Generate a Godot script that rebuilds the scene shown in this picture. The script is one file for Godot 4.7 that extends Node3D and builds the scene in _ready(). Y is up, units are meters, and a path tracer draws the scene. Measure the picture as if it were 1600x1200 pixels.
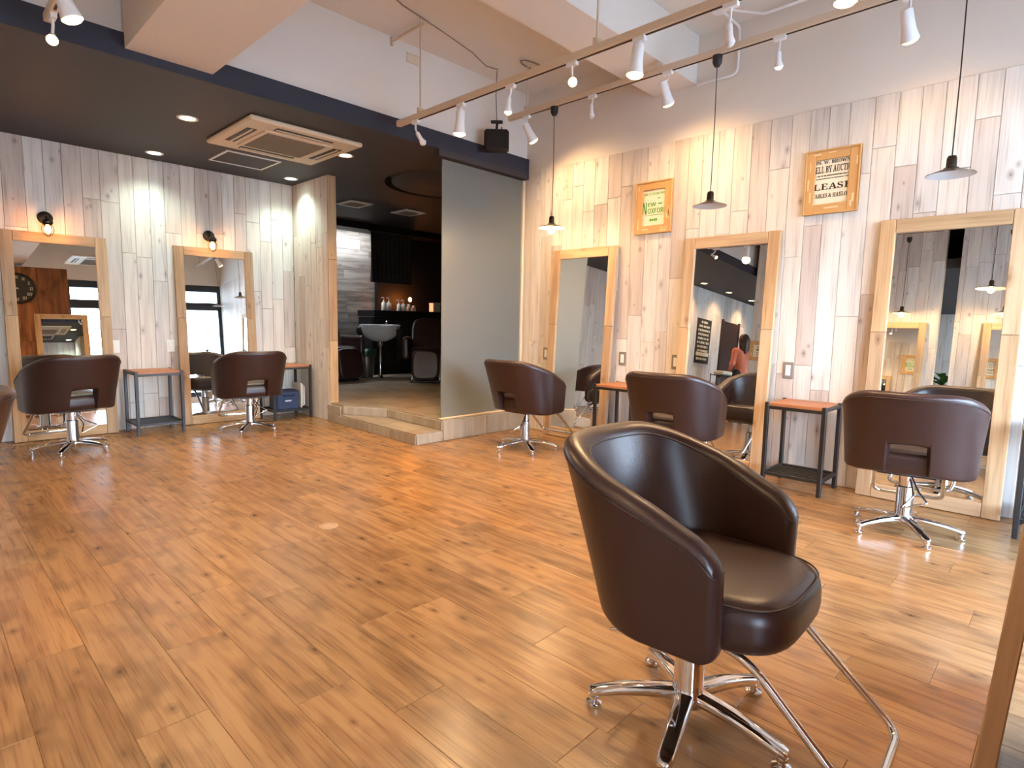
extends Node3D
# A hair salon: boarded walls with leaning mirrors, tub chairs, a dark soffit over a raised shampoo room.
# X runs along the far (left) wall, -Z towards it; the right wall stands at X = XR.

const XR := 4.45
const ZL := -6.51
const YD := 2.58      # underside of the dark ceiling
const YC := 3.35      # white ceiling
const ZF := -4.12     # fascia / glass line
const XP := -1.3      # partition behind the camera's left
const ZW := 1.25      # shop window

var names := {}
var M := {}
var rng := RandomNumberGenerator.new()

# ------------------------------------------------------------------ helpers
func numbered(n: String) -> String:
	if not names.has(n):
		names[n] = 0
		return n
	names[n] += 1
	return "%s_%03d" % [n, names[n]]

func tag(o: Node, label := "", category := "", group := "", kind := "") -> Node:
	if label != "": o.set_meta("label", label)
	if category != "": o.set_meta("category", category)
	if group != "": o.set_meta("group", group)
	if kind != "": o.set_meta("kind", kind)
	return o

func thing(n: String, at: Vector3, label: String, category: String, group := "", turn := 0.0) -> Node3D:
	var o := Node3D.new()
	o.name = numbered(n)
	add_child(o)
	o.position = at
	o.rotation.y = turn
	tag(o, label, category, group)
	return o

func struct(n: String, label := "") -> Node3D:
	var o := Node3D.new()
	o.name = numbered(n)
	add_child(o)
	tag(o, label, "", "", "structure")
	return o

func begin() -> SurfaceTool:
	var st := SurfaceTool.new()
	st.begin(Mesh.PRIMITIVE_TRIANGLES)
	return st

func part(n: String, st: SurfaceTool, m: Material, parent: Node, xf := Transform3D.IDENTITY) -> MeshInstance3D:
	var o := MeshInstance3D.new()
	o.mesh = st.commit()
	o.material_override = null
	o.name = n
	parent.add_child(o, true)
	o.transform = xf
	if o.mesh.get_surface_count():
		o.mesh.surface_set_material(0, m)
	return o

func share(n: String, mesh: Mesh, m: Material, parent: Node, xf := Transform3D.IDENTITY) -> MeshInstance3D:
	var o := MeshInstance3D.new()
	o.mesh = mesh
	o.material_override = m
	o.name = n
	parent.add_child(o, true)
	o.transform = xf
	return o

func vert(st: SurfaceTool, p: Vector3, n: Vector3, uv: Vector2) -> void:
	st.set_normal(n)
	st.set_uv(uv)
	st.add_vertex(p)

# corners counter-clockwise seen from the front
func quad(st: SurfaceTool, a: Vector3, b: Vector3, c: Vector3, d: Vector3, uv: Array = []) -> void:
	var n := (b - a).cross(c - a).normalized()
	if n == Vector3.ZERO: n = (c - a).cross(d - a).normalized()
	var u: Array = uv if uv.size() == 4 else [Vector2.ZERO, Vector2.RIGHT, Vector2.ONE, Vector2.DOWN]
	vert(st, a, n, u[0]); vert(st, c, n, u[2]); vert(st, b, n, u[1])
	vert(st, a, n, u[0]); vert(st, d, n, u[3]); vert(st, c, n, u[2])

func tri(st: SurfaceTool, a: Vector3, b: Vector3, c: Vector3) -> void:
	var n := (b - a).cross(c - a).normalized()
	vert(st, a, n, Vector2.ZERO); vert(st, c, n, Vector2.ONE); vert(st, b, n, Vector2.RIGHT)

# box with chamfered edges; uv = metres * us + uo, v along y (or z on level faces)
func box(st: SurfaceTool, c: Vector3, s: Vector3, bev := 0.0, xf := Transform3D.IDENTITY, us := Vector2.ONE, uo := Vector2.ZERO) -> void:
	var h := s * 0.5
	var b: float = minf(bev, minf(h.x, minf(h.y, h.z)) * 0.9)
	for ax in 3:
		var i := (ax + 1) % 3
		var j := (ax + 2) % 3
		for sg in [-1.0, 1.0]:
			var ps := []
			for k in [[-1.0, -1.0], [1.0, -1.0], [1.0, 1.0], [-1.0, 1.0]]:
				var p := Vector3.ZERO
				p[ax] = sg * h[ax]
				p[i] = k[0] * (h[i] - b)
				p[j] = k[1] * (h[j] - b)
				ps.append(p)
			if sg < 0: ps.reverse()
			var uv := []
			for p in ps:
				var q := Vector2(p.z, p.y) if ax == 0 else (Vector2(p.x, p.z) if ax == 1 else Vector2(p.x, p.y))
				uv.append(Vector2(q.x * us.x, q.y * us.y) + uo)
			quad(st, xf * (ps[0] + c), xf * (ps[1] + c), xf * (ps[2] + c), xf * (ps[3] + c), uv)
	if b <= 0.0: return
	for ax in 3:                                   # the twelve edges, parallel to ax
		var i := (ax + 1) % 3
		var j := (ax + 2) % 3
		for si in [-1.0, 1.0]:
			for sj in [-1.0, 1.0]:
				var ps := []
				for k in [[0, -1.0], [0, 1.0], [1, 1.0], [1, -1.0]]:
					var p := Vector3.ZERO
					p[ax] = k[1] * (h[ax] - b)
					p[i] = si * (h[i] if k[0] == 0 else h[i] - b)
					p[j] = sj * (h[j] - b if k[0] == 0 else h[j])
					ps.append(p)
				var out := Vector3.ZERO
				out[i] = si
				out[j] = sj
				if (ps[1] - ps[0]).cross(ps[2] - ps[0]).dot(out) < 0: ps.reverse()
				var uv := []
				for p in ps:
					uv.append(Vector2((p.x + p.z) * us.x, p.y * us.y) + uo)
				quad(st, xf * (ps[0] + c), xf * (ps[1] + c), xf * (ps[2] + c), xf * (ps[3] + c), uv)
	for sx in [-1.0, 1.0]:
		for sy in [-1.0, 1.0]:
			for sz in [-1.0, 1.0]:
				var a := Vector3(sx * h.x, sy * (h.y - b), sz * (h.z - b))
				var d := Vector3(sx * (h.x - b), sy * h.y, sz * (h.z - b))
				var e := Vector3(sx * (h.x - b), sy * (h.y - b), sz * h.z)
				if (d - a).cross(e - a).dot(Vector3(sx, sy, sz)) < 0: tri(st, xf * (a + c), xf * (e + c), xf * (d + c))
				else: tri(st, xf * (a + c), xf * (d + c), xf * (e + c))

func boxpart(n: String, c: Vector3, s: Vector3, m: Material, parent: Node, bev := 0.002, us := Vector2.ONE) -> MeshInstance3D:
	var st := begin()
	box(st, Vector3.ZERO, s, bev, Transform3D.IDENTITY, us)
	return part(n, st, m, parent, Transform3D(Basis(), c))

# profile of (radius, height), outside to the right going up
func lathe(st: SurfaceTool, prof: Array, seg := 24, xf := Transform3D.IDENTITY) -> void:
	var ns := []
	for i in prof.size() - 1:
		var t: Vector2 = prof[i + 1] - prof[i]
		ns.append(Vector2(t.y, -t.x).normalized())
	for i in prof.size() - 1:
		var n0: Vector2 = ns[i]
		var n1: Vector2 = ns[i]
		if i > 0 and ns[i - 1].dot(ns[i]) > 0.6: n0 = (ns[i - 1] + ns[i]).normalized()
		if i < ns.size() - 1 and ns[i + 1].dot(ns[i]) > 0.6: n1 = (ns[i + 1] + ns[i]).normalized()
		for k in seg:
			var a0 := TAU * k / seg
			var a1 := TAU * (k + 1) / seg
			var d0 := Vector3(cos(a0), 0, sin(a0))
			var d1 := Vector3(cos(a1), 0, sin(a1))
			var p: Vector2 = prof[i]
			var q: Vector2 = prof[i + 1]
			var P := [d0 * p.x + Vector3.UP * p.y, d1 * p.x + Vector3.UP * p.y, d1 * q.x + Vector3.UP * q.y, d0 * q.x + Vector3.UP * q.y]
			var N := [d0 * n0.x + Vector3.UP * n0.y, d1 * n0.x + Vector3.UP * n0.y, d1 * n1.x + Vector3.UP * n1.y, d0 * n1.x + Vector3.UP * n1.y]
			var u0 := float(k) / seg
			var u1 := float(k + 1) / seg
			var U := [Vector2(u0, p.y), Vector2(u1, p.y), Vector2(u1, q.y), Vector2(u0, q.y)]
			var order := []
			if p.x > 1e-6: order += [0, 1, 2]
			if q.x > 1e-6: order += [0, 2, 3]
			for w in order:
				vert(st, xf * P[w], (xf.basis * N[w]).normalized(), U[w])

func ball(st: SurfaceTool, c: Vector3, r: Vector3, seg := 16) -> void:
	var prof := []
	for i in seg / 2 + 1:
		var a := -PI / 2 + PI * i / (seg / 2)
		prof.append(Vector2(maxf(cos(a), 0.0), sin(a)))
	lathe(st, prof, seg, Transform3D(Basis.from_scale(r), c))

func fillet(pts: Array, r: float, n := 5) -> Array:
	var out := [pts[0]]
	for i in range(1, pts.size() - 1):
		var a: Vector3 = pts[i - 1]
		var b: Vector3 = pts[i]
		var c: Vector3 = pts[i + 1]
		var k: float = minf(r, minf(a.distance_to(b), b.distance_to(c)) * 0.45)
		var s := b + (a - b).normalized() * k
		var e := b + (c - b).normalized() * k
		for j in n + 1:
			var t := float(j) / n
			out.append(s.lerp(b, t).lerp(b.lerp(e, t), t))
	out.append(pts[pts.size() - 1])
	return out

func tube(st: SurfaceTool, pts: Array, r: float, seg := 8, closed := false) -> void:
	var n := pts.size()
	var rings := []
	var up := Vector3.ZERO
	for i in n:
		var t: Vector3
		if closed: t = (pts[(i + 1) % n] - pts[(i + n - 1) % n]).normalized()
		else: t = (pts[mini(i + 1, n - 1)] - pts[maxi(i - 1, 0)]).normalized()
		if i == 0:
			up = t.cross(Vector3.RIGHT if absf(t.x) < 0.8 else Vector3.UP).normalized()
		up = (up - t * up.dot(t)).normalized()
		var sd := t.cross(up)
		var ring := []
		for k in seg:
			var a := TAU * k / seg
			ring.append(up * cos(a) + sd * sin(a))
		rings.append(ring)
	for i in (n if closed else n - 1):
		var j := (i + 1) % n
		for k in seg:
			var l := (k + 1) % seg
			var A: Vector3 = rings[i][k]
			var B: Vector3 = rings[i][l]
			var Cc: Vector3 = rings[j][l]
			var D: Vector3 = rings[j][k]
			var u0 := float(k) / seg
			vert(st, pts[i] + A * r, A, Vector2(u0, i)); vert(st, pts[j] + Cc * r, Cc, Vector2(u0, j)); vert(st, pts[i] + B * r, B, Vector2(u0, i))
			vert(st, pts[i] + A * r, A, Vector2(u0, i)); vert(st, pts[j] + D * r, D, Vector2(u0, j)); vert(st, pts[j] + Cc * r, Cc, Vector2(u0, j))
	if not closed:
		for e in [0, n - 1]:
			for k in range(1, seg - 1):
				var f := [pts[e] + rings[e][0] * r, pts[e] + rings[e][k] * r, pts[e] + rings[e][k + 1] * r]
				var nn: Vector3 = (pts[0] - pts[1]).normalized() if e == 0 else (pts[n - 1] - pts[n - 2]).normalized()
				if e != 0: f.reverse()
				for w in f: vert(st, w, nn, Vector2.ZERO)

# smooth surface through rows of points; flips itself so that faces look along `out` where given
func grid(st: SurfaceTool, rows: Array, wrap := false, flip := false, us := Vector2.ONE) -> void:
	var m := rows.size()
	var n: int = rows[0].size()
	var N := []
	for i in m:
		var r := []
		r.resize(n)
		r.fill(Vector3.ZERO)
		N.append(r)
	var last := n if wrap else n - 1
	for i in m - 1:
		for j in last:
			var k := (j + 1) % n
			var f: Vector3 = (rows[i][k] - rows[i][j]).cross(rows[i + 1][j] - rows[i][j]) + (rows[i + 1][j] - rows[i + 1][k]).cross(rows[i][k] - rows[i + 1][k])
			if flip: f = -f
			N[i][j] += f; N[i][k] += f; N[i + 1][j] += f; N[i + 1][k] += f
	for i in m - 1:
		for j in last:
			var k := (j + 1) % n
			var idx := [[i, j, j], [i + 1, k, j + 1], [i, k, j + 1], [i, j, j], [i + 1, j, j], [i + 1, k, j + 1]]
			if flip: idx = [[i, j, j], [i, k, j + 1], [i + 1, k, j + 1], [i, j, j], [i + 1, k, j + 1], [i + 1, j, j]]
			for w in idx:
				vert(st, rows[w[0]][w[1]], N[w[0]][w[1]].normalized(), Vector2(w[2] * us.x / n, w[0] * us.y / m))

# cushion: superellipse in plan, rounded top and bottom edges
func cushion(st: SurfaceTool, c: Vector3, hx: float, hz: float, y0: float, y1: float, r: float, pw := 4.0, crown := 0.0) -> void:
	var rows := []
	var prof := []
	prof.append(Vector2(0.0, y0))
	for i in 6:
		var a := PI / 2 * i / 5
		prof.append(Vector2(-r + r * sin(a), y0 + r - r * cos(a)))
	for i in 6:
		var a := PI / 2 * i / 5
		prof.append(Vector2(-r + r * cos(a), y1 - r + r * sin(a)))
	for i in 4:
		prof.append(Vector2(-r - (minf(hx, hz) - r) * (i + 1) / 4.0, y1 + crown * sin(PI / 2 * (i + 1) / 4.0)))
	prof[0] = Vector2(-minf(hx, hz), y0)
	for p in prof:
		var row := []
		for k in 40:
			var a := TAU * k / 40
			var cx: float = signf(cos(a)) * pow(absf(cos(a)), 2.0 / pw)
			var cz: float = signf(sin(a)) * pow(absf(sin(a)), 2.0 / pw)
			var fx: float = maxf(0.0, (hx + p.x) if p.x > -minf(hx, hz) + 1e-4 else 0.0)
			var fz: float = maxf(0.0, (hz + p.x) if p.x > -minf(hx, hz) + 1e-4 else 0.0)
			row.append(c + Vector3(cx * fx, p.y, cz * fz))
		rows.append(row)
	grid(st, rows, true, true)

# ------------------------------------------------------------------ textures and materials
func noise_bytes(w: int, h: int, fx: float, fy: float, sd: int, oct := 3) -> PackedByteArray:
	var n := FastNoiseLite.new()
	n.noise_type = FastNoiseLite.TYPE_SIMPLEX
	n.seed = sd
	n.frequency = fx
	n.fractal_octaves = oct
	var sh: int = maxi(4, int(h * fy / fx))
	var im := n.get_image(w, sh, false, false, true)
	im.resize(w, h, Image.INTERPOLATE_CUBIC)
	im.convert(Image.FORMAT_L8)
	return im.get_data()

# wood: c0 light, c1 mid streak, c2 dark grain; knots dark spots; grain runs along v
func wood(w: int, h: int, sd: int, c0: Color, c1: Color, c2: Color, knots: int, knot_r: float, amount := 1.0, cloud := 0.0) -> Array:
	var A := noise_bytes(w, h, 0.03, 0.0022, sd, 4)
	var B := noise_bytes(w, h, 0.16, 0.004, sd + 1, 3)
	var D := noise_bytes(w, h, 0.008, 0.004, sd + 2, 3)
	var data := PackedByteArray()
	data.resize(w * h * 3)
	var r := RandomNumberGenerator.new()
	r.seed = sd + 77
	var K := PackedFloat32Array()
	K.resize(w * h)
	for k in knots:
		var kx := r.randi_range(6, w - 7)
		var ky := r.randi_range(8, h - 9)
		var kr := knot_r * r.randf_range(0.35, 1.1)
		var el := r.randf_range(1.2, 2.4)
		var str := r.randf_range(0.45, 1.0)
		var R := int(kr * 3.2)
		for y in range(maxi(0, ky - int(R * el)), mini(h, ky + int(R * el))):
			for x in range(maxi(0, kx - R), mini(w, kx + R)):
				var d := Vector2(x - kx, (y - ky) / el).length() / kr
				var v := (exp(-d * d) * 1.0 + 0.22 * exp(-(d - 1.7) * (d - 1.7) * 3.0)) * str
				K[y * w + x] = maxf(K[y * w + x], v)
	var hm := PackedByteArray()
	hm.resize(w * h)
	for i in w * h:
		var a := A[i] / 255.0
		var b := B[i] / 255.0
		var g := clampf((a - 0.35) * 1.7, 0.0, 1.0)
		var f := clampf((b - 0.55) * 2.6, 0.0, 1.0) * amount
		var s := clampf((D[i] / 255.0 - 0.5) * 2.2, 0.0, 1.0) * cloud
		var kk := minf(1.0, K[i])
		var c := c0.lerp(c1, g * amount).lerp(c2, minf(1.0, f * 0.46 * (0.4 + g) + s + kk * 0.85))
		data[i * 3] = int(clampf(c.r, 0, 1) * 255)
		data[i * 3 + 1] = int(clampf(c.g, 0, 1) * 255)
		data[i * 3 + 2] = int(clampf(c.b, 0, 1) * 255)
		hm[i] = int(clampf(0.75 - f * 0.35 - kk * 0.3 - g * 0.12, 0, 1) * 255)
	var col := Image.create_from_data(w, h, false, Image.FORMAT_RGB8, data)
	var bump := Image.create_from_data(w, h, false, Image.FORMAT_L8, hm)
	bump.convert(Image.FORMAT_RGBA8)
	bump.bump_map_to_normal_map(1.5)
	return [ImageTexture.create_from_image(col), ImageTexture.create_from_image(bump)]

func mat(n: String, c: Color, rough := 0.6, metal := 0.0, spec := 0.5) -> StandardMaterial3D:
	var m := StandardMaterial3D.new()
	m.resource_name = n
	m.albedo_color = c
	m.roughness = rough
	m.metallic = metal
	m.metallic_specular = spec
	M[n] = m
	return m

func glow(n: String, c: Color, e: float) -> StandardMaterial3D:
	var m := mat(n, c, 0.5)
	m.emission_enabled = true
	m.emission = c
	m.emission_energy_multiplier = e
	return m

func noise_normal(freq: float, strength: float, sd: int) -> NoiseTexture2D:
	var n := FastNoiseLite.new()
	n.seed = sd
	n.frequency = freq
	n.fractal_octaves = 3
	var t := NoiseTexture2D.new()
	t.width = 256
	t.height = 256
	t.seamless = true
	t.as_normal_map = true
	t.bump_strength = strength
	t.noise = n
	return t

func wood_mats(n: String, tex: Array, tints: Array, rough: float, nscale := 0.4, spec := 0.4) -> Array:
	var out := []
	for i in tints.size():
		var m := mat("%s_%d" % [n, i], tints[i], rough, 0.0, spec)
		m.albedo_texture = tex[0]
		m.normal_enabled = true
		m.normal_texture = tex[1]
		m.normal_scale = nscale
		out.append(m)
	M[n] = out
	return out

func make_materials() -> void:
	var pale := wood(440, 720, 11, Color(0.86, 0.84, 0.81), Color(0.765, 0.735, 0.705), Color(0.50, 0.455, 0.43), 26, 4.2, 0.62)
	wood_mats("pale_board", pale, [Color(1, 1, 1), Color(0.985, 0.98, 0.975), Color(0.945, 0.92, 0.905), Color(1, 0.98, 0.96), Color(0.965, 0.96, 0.96), Color(0.905, 0.87, 0.855)], 0.62, 0.35, 0.3)
	var oak := wood(860, 1000, 23, Color(0.63, 0.485, 0.325), Color(0.55, 0.405, 0.26), Color(0.33, 0.235, 0.155), 26, 6.5, 0.95, 0.34)
	wood_mats("floor_plank", oak, [Color(1, 1, 1), Color(0.97, 0.97, 0.97), Color(1.0, 0.98, 0.95), Color(0.94, 0.94, 0.93), Color(0.98, 0.99, 1.0), Color(0.91, 0.905, 0.90)], 0.25, 0.16, 0.5)
	var pine := wood(440, 720, 37, Color(0.77, 0.655, 0.52), Color(0.69, 0.565, 0.43), Color(0.48, 0.36, 0.26), 14, 5.0, 0.8)
	wood_mats("frame_wood", pine, [Color(1, 1, 1), Color(0.94, 0.93, 0.91), Color(1, 0.97, 0.92), Color(0.9, 0.88, 0.87)], 0.6, 0.3, 0.3)
	var brown := wood(440, 720, 41, Color(0.62, 0.39, 0.215), Color(0.49, 0.28, 0.145), Color(0.25, 0.135, 0.075), 12, 9.0, 1.0, 0.5)
	wood_mats("brown_board", brown, [Color(1, 1, 1), Color(0.88, 0.86, 0.85)], 0.5, 0.4)
	var grey := wood(440, 720, 53, Color(0.62, 0.60, 0.575), Color(0.50, 0.48, 0.46), Color(0.30, 0.275, 0.26), 6, 5.0, 1.0, 0.3)
	wood_mats("grey_board", grey, [Color(1, 1, 1), Color(0.9, 0.89, 0.88)], 0.6, 0.4)
	var tiles := wood(256, 256, 61, Color(0.66, 0.61, 0.54), Color(0.59, 0.54, 0.47), Color(0.47, 0.42, 0.36), 0, 4.0, 0.7, 0.3)
	wood_mats("stone_tile", tiles, [Color(1, 1, 1), Color(0.94, 0.93, 0.92)], 0.42, 0.2)
	mat("plaster", Color(0.86, 0.825, 0.78), 0.85, 0.0, 0.3)
	M.plaster.normal_enabled = true
	M.plaster.normal_texture = noise_normal(0.02, 3.0, 5)
	M.plaster.normal_scale = 0.15
	M.plaster.uv1_triplanar = true
	M.plaster.uv1_world_triplanar = true
	M.plaster.uv1_scale = Vector3(0.8, 0.8, 0.8)
	mat("dark_paint", Color(0.235, 0.225, 0.235), 0.6, 0.0, 0.4)
	mat("fascia_navy", Color(0.17, 0.18, 0.225), 0.55, 0.0, 0.4)
	mat("black_paint", Color(0.075, 0.07, 0.072), 0.6, 0.0, 0.4)
	mat("door_dark", Color(0.21, 0.13, 0.105), 0.5)
	mat("grout", Color(0.72, 0.68, 0.61), 0.8)
	mat("joint", Color(0.36, 0.25, 0.16), 0.7)
	mat("wall_joint", Color(0.42, 0.37, 0.34), 0.8)
	var l := mat("leather", Color(0.182, 0.105, 0.092), 0.36, 0.0, 0.5)
	l.normal_enabled = true
	l.normal_texture = noise_normal(0.09, 4.0, 9)
	l.normal_scale = 0.12
	l.uv1_triplanar = true
	l.uv1_scale = Vector3(6, 6, 6)
	mat("piping", Color(0.15, 0.095, 0.085), 0.4)
	mat("stitch", Color(0.45, 0.30, 0.23), 0.6)
	mat("chrome", Color(0.90, 0.90, 0.91), 0.07, 1.0)
	mat("mirror", Color(0.93, 0.945, 0.94), 0.0, 1.0)
	mat("steel_black", Color(0.11, 0.105, 0.105), 0.45, 0.0, 0.5)
	var top := wood(256, 400, 71, Color(0.66, 0.44, 0.30), Color(0.58, 0.37, 0.245), Color(0.42, 0.26, 0.17), 3, 4.0, 0.8)
	wood_mats("table_top", top, [Color(1, 1, 1)], 0.45, 0.15)
	mat("white_metal", Color(0.90, 0.89, 0.88), 0.4)
	mat("rail_paint", Color(0.82, 0.74, 0.64), 0.45)
	mat("slot", Color(0.16, 0.12, 0.09), 0.7)
	mat("ac_plastic", Color(0.83, 0.76, 0.65), 0.5)
	mat("socket_lid", Color(0.66, 0.54, 0.42), 0.5)
	mat("ac_grille", Color(0.50, 0.44, 0.35), 0.7)
	mat("black_plastic", Color(0.06, 0.058, 0.058), 0.5)
	mat("speaker_cloth", Color(0.075, 0.07, 0.068), 0.85)
	mat("bronze", Color(0.23, 0.20, 0.17), 0.35, 0.85)
	mat("shade_enamel", Color(0.80, 0.80, 0.80), 0.35)
	mat("shade_top", Color(0.34, 0.31, 0.28), 0.4, 0.6)
	mat("switch_frame", Color(0.50, 0.47, 0.43), 0.5)
	mat("switch_white", Color(0.88, 0.87, 0.84), 0.45)
	mat("picture_frame", Color(0.76, 0.58, 0.36), 0.55)
	mat("picture_worn", Color(0.89, 0.76, 0.58), 0.7)
	mat("paper", Color(0.88, 0.84, 0.74), 0.85)
	mat("ink", Color(0.13, 0.12, 0.11), 0.8)
	mat("ink_green", Color(0.22, 0.58, 0.20), 0.8)
	mat("navy_frame", Color(0.11, 0.13, 0.17), 0.45)
	mat("ceramic", Color(0.83, 0.84, 0.84), 0.12)
	mat("brushed", Color(0.62, 0.64, 0.66), 0.28, 1.0)
	mat("bag_green", Color(0.06, 0.30, 0.21), 0.45)
	mat("towel_navy", Color(0.09, 0.14, 0.26), 0.9)
	mat("curtain_black", Color(0.10, 0.095, 0.095), 0.9)
	mat("bag_blue", Color(0.17, 0.23, 0.34), 0.85)
	mat("bag_trim", Color(0.72, 0.75, 0.80), 0.8)
	mat("leaf", Color(0.16, 0.34, 0.12), 0.45)
	M.leaf.backlight_enabled = true
	M.leaf.backlight = Color(0.10, 0.20, 0.05)
	mat("pot", Color(0.70, 0.68, 0.64), 0.7)
	mat("soil", Color(0.16, 0.11, 0.08), 0.95)
	mat("pavement", Color(0.62, 0.61, 0.60), 0.9)
	mat("facade", Color(0.80, 0.79, 0.77), 0.9)
	mat("bottle", Color(0.85, 0.83, 0.80), 0.3)
	mat("skin", Color(0.80, 0.60, 0.50), 0.6)
	mat("salmon", Color(0.80, 0.45, 0.34), 0.85)
	mat("hair", Color(0.22, 0.125, 0.08), 0.55)
	mat("trousers", Color(0.08, 0.08, 0.09), 0.85)
	mat("screen", Color(0.25, 0.38, 0.52), 0.2)
	mat("clock_face", Color(0.16, 0.14, 0.12), 0.6)
	mat("clock_ink", Color(0.82, 0.78, 0.70), 0.6)
	mat("paper_white", Color(0.86, 0.86, 0.83), 0.8)
	mat("book_green", Color(0.45, 0.66, 0.55), 0.7)
	glow("lamp_warm", Color(1.0, 0.80, 0.55), 14.0)
	glow("lamp_strip", Color(0.96, 0.98, 1.0), 2.0)
	glow("lamp_cool", Color(0.93, 1.0, 0.95), 10.0)
	glow("lamp_bulb", Color(1.0, 0.72, 0.42), 12.0)
	var g := mat("clear_glass", Color(1, 1, 1, 0.06), 0.0)
	g.transparency = BaseMaterial3D.TRANSPARENCY_ALPHA
	var fr := mat("frosted", Color(0.80, 0.83, 0.82, 0.15), 0.42)
	fr.transparency = BaseMaterial3D.TRANSPARENCY_ALPHA
	fr.refraction_enabled = true
	fr.refraction_scale = 0.05

# ------------------------------------------------------------------ camera and light
func make_view() -> void:
	var cam := Camera3D.new()
	cam.name = "camera"
	add_child(cam)
	var yaw := 0.803438
	var pitch := -0.106343
	var roll := 0.0181566
	var f := Vector3(sin(yaw) * cos(pitch), sin(pitch), -cos(yaw) * cos(pitch))
	var r0 := Vector3(cos(yaw), 0, sin(yaw))
	var u0 := r0.cross(f)
	var r := r0 * cos(roll) + u0 * sin(roll)
	var u := -r0 * sin(roll) + u0 * cos(roll)
	cam.transform = Transform3D(Basis(r, u, -f), Vector3(0, 1.1, 0))
	cam.fov = rad_to_deg(2.0 * atan(600.0 / 910.645))
	cam.near = 0.02
	cam.far = 200.0
	cam.current = true
	var we := WorldEnvironment.new()
	we.name = "environment"
	var e := Environment.new()
	e.background_mode = Environment.BG_SKY
	var sky := Sky.new()
	var sm := ProceduralSkyMaterial.new()
	sm.sky_top_color = Color(0.70, 0.84, 1.0)
	sm.sky_horizon_color = Color(0.88, 0.94, 1.0)
	sm.ground_bottom_color = Color(0.55, 0.54, 0.52)
	sm.ground_horizon_color = Color(0.80, 0.80, 0.79)
	sm.sun_angle_max = 1.0
	sky.sky_material = sm
	e.sky = sky
	e.background_energy_multiplier = 40.0
	e.tonemap_mode = Environment.TONE_MAPPER_LINEAR
	e.tonemap_exposure = 1.12
	e.sdfgi_enabled = true
	e.ssao_enabled = true
	e.ssil_enabled = true
	we.environment = e
	add_child(we)

func spot(at: Vector3, to: Vector3, energy: float, c: Color, angle: float, parent: Node, size := 0.03, soft := 0.6) -> void:
	var l := SpotLight3D.new()
	l.name = "lamp_light"
	l.light_color = c
	l.light_energy = energy
	l.spot_angle = angle
	l.spot_angle_attenuation = soft
	l.spot_range = 15.0
	l.spot_attenuation = 2.0
	l.light_size = size
	l.shadow_enabled = true
	parent.add_child(l, true)
	var d := (to - at).normalized()
	var up := Vector3.UP if absf(d.y) < 0.95 else Vector3.RIGHT
	l.global_transform = Transform3D(Basis.looking_at(d, up), at)

func omni(at: Vector3, energy: float, c: Color, parent: Node, size := 0.03) -> void:
	var l := OmniLight3D.new()
	l.name = "lamp_light"
	l.light_color = c
	l.light_energy = energy
	l.omni_range = 12.0
	l.omni_attenuation = 2.0
	l.light_size = size
	l.shadow_enabled = true
	parent.add_child(l, true)
	l.global_position = at

const WARM := Color(1.0, 0.82, 0.60)
const COOL := Color(0.90, 1.0, 0.95)

# ------------------------------------------------------------------ structure
# one board of a clad wall; local x across, y up, z out of the wall
func board(parent: Node, n: String, c: Vector3, bs: Basis, w: float, h: float, d: float, mats: Array, tw := 1.1, th := 1.8, bev := 0.0025) -> void:
	var st := begin()
	var ox := rng.randf_range(w / 2, tw - w / 2) / tw
	var oy := rng.randf_range(minf(h, th) / 2, maxf(th - h / 2, minf(h, th) / 2 + 0.001)) / th
	box(st, Vector3.ZERO, Vector3(w - 0.0024, h - 0.0022, d), bev, Transform3D.IDENTITY, Vector2(1.0 / tw, 1.0 / th), Vector2(ox, oy))
	part(n, st, mats[rng.randi() % mats.size()], parent, Transform3D(bs, c))

func boarded(parent: Node, origin: Vector3, udir: Vector3, width: float, y0: float, y1: float, mats: Array, d := 0.012, wmin := 0.112, wmax := 0.15) -> void:
	var nrm := udir.cross(Vector3.UP)
	var bs := Basis(udir, Vector3.UP, nrm)
	var u := 0.0
	while u < width - 0.01:
		var w := rng.randf_range(wmin, wmax)
		if width - u - w < 0.06: w = width - u
		w = minf(w, width - u)
		var y := y0
		var first := true
		while y < y1 - 0.01:
			var h := rng.randf_range(0.7, 1.5) if not first else rng.randf_range(0.25, 1.4)
			first = false
			if y1 - y - h < 0.2: h = y1 - y
			h = minf(h, 1.75)
			board(parent, "board", origin + udir * (u + w / 2) + Vector3.UP * (y + h / 2) + nrm * (d / 2), bs, w, h, d, mats)
			y += h
		u += w

func solid(n: String, a: Vector3, b: Vector3, m: Material, parent: Node = null, label := "") -> MeshInstance3D:
	var st := begin()
	box(st, Vector3.ZERO, (b - a).abs(), 0.0)
	var o := part(numbered(n) if parent == null else n, st, m, self if parent == null else parent, Transform3D(Basis(), (a + b) / 2))
	if parent == null: tag(o, label, "", "", "structure")
	return o

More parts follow.
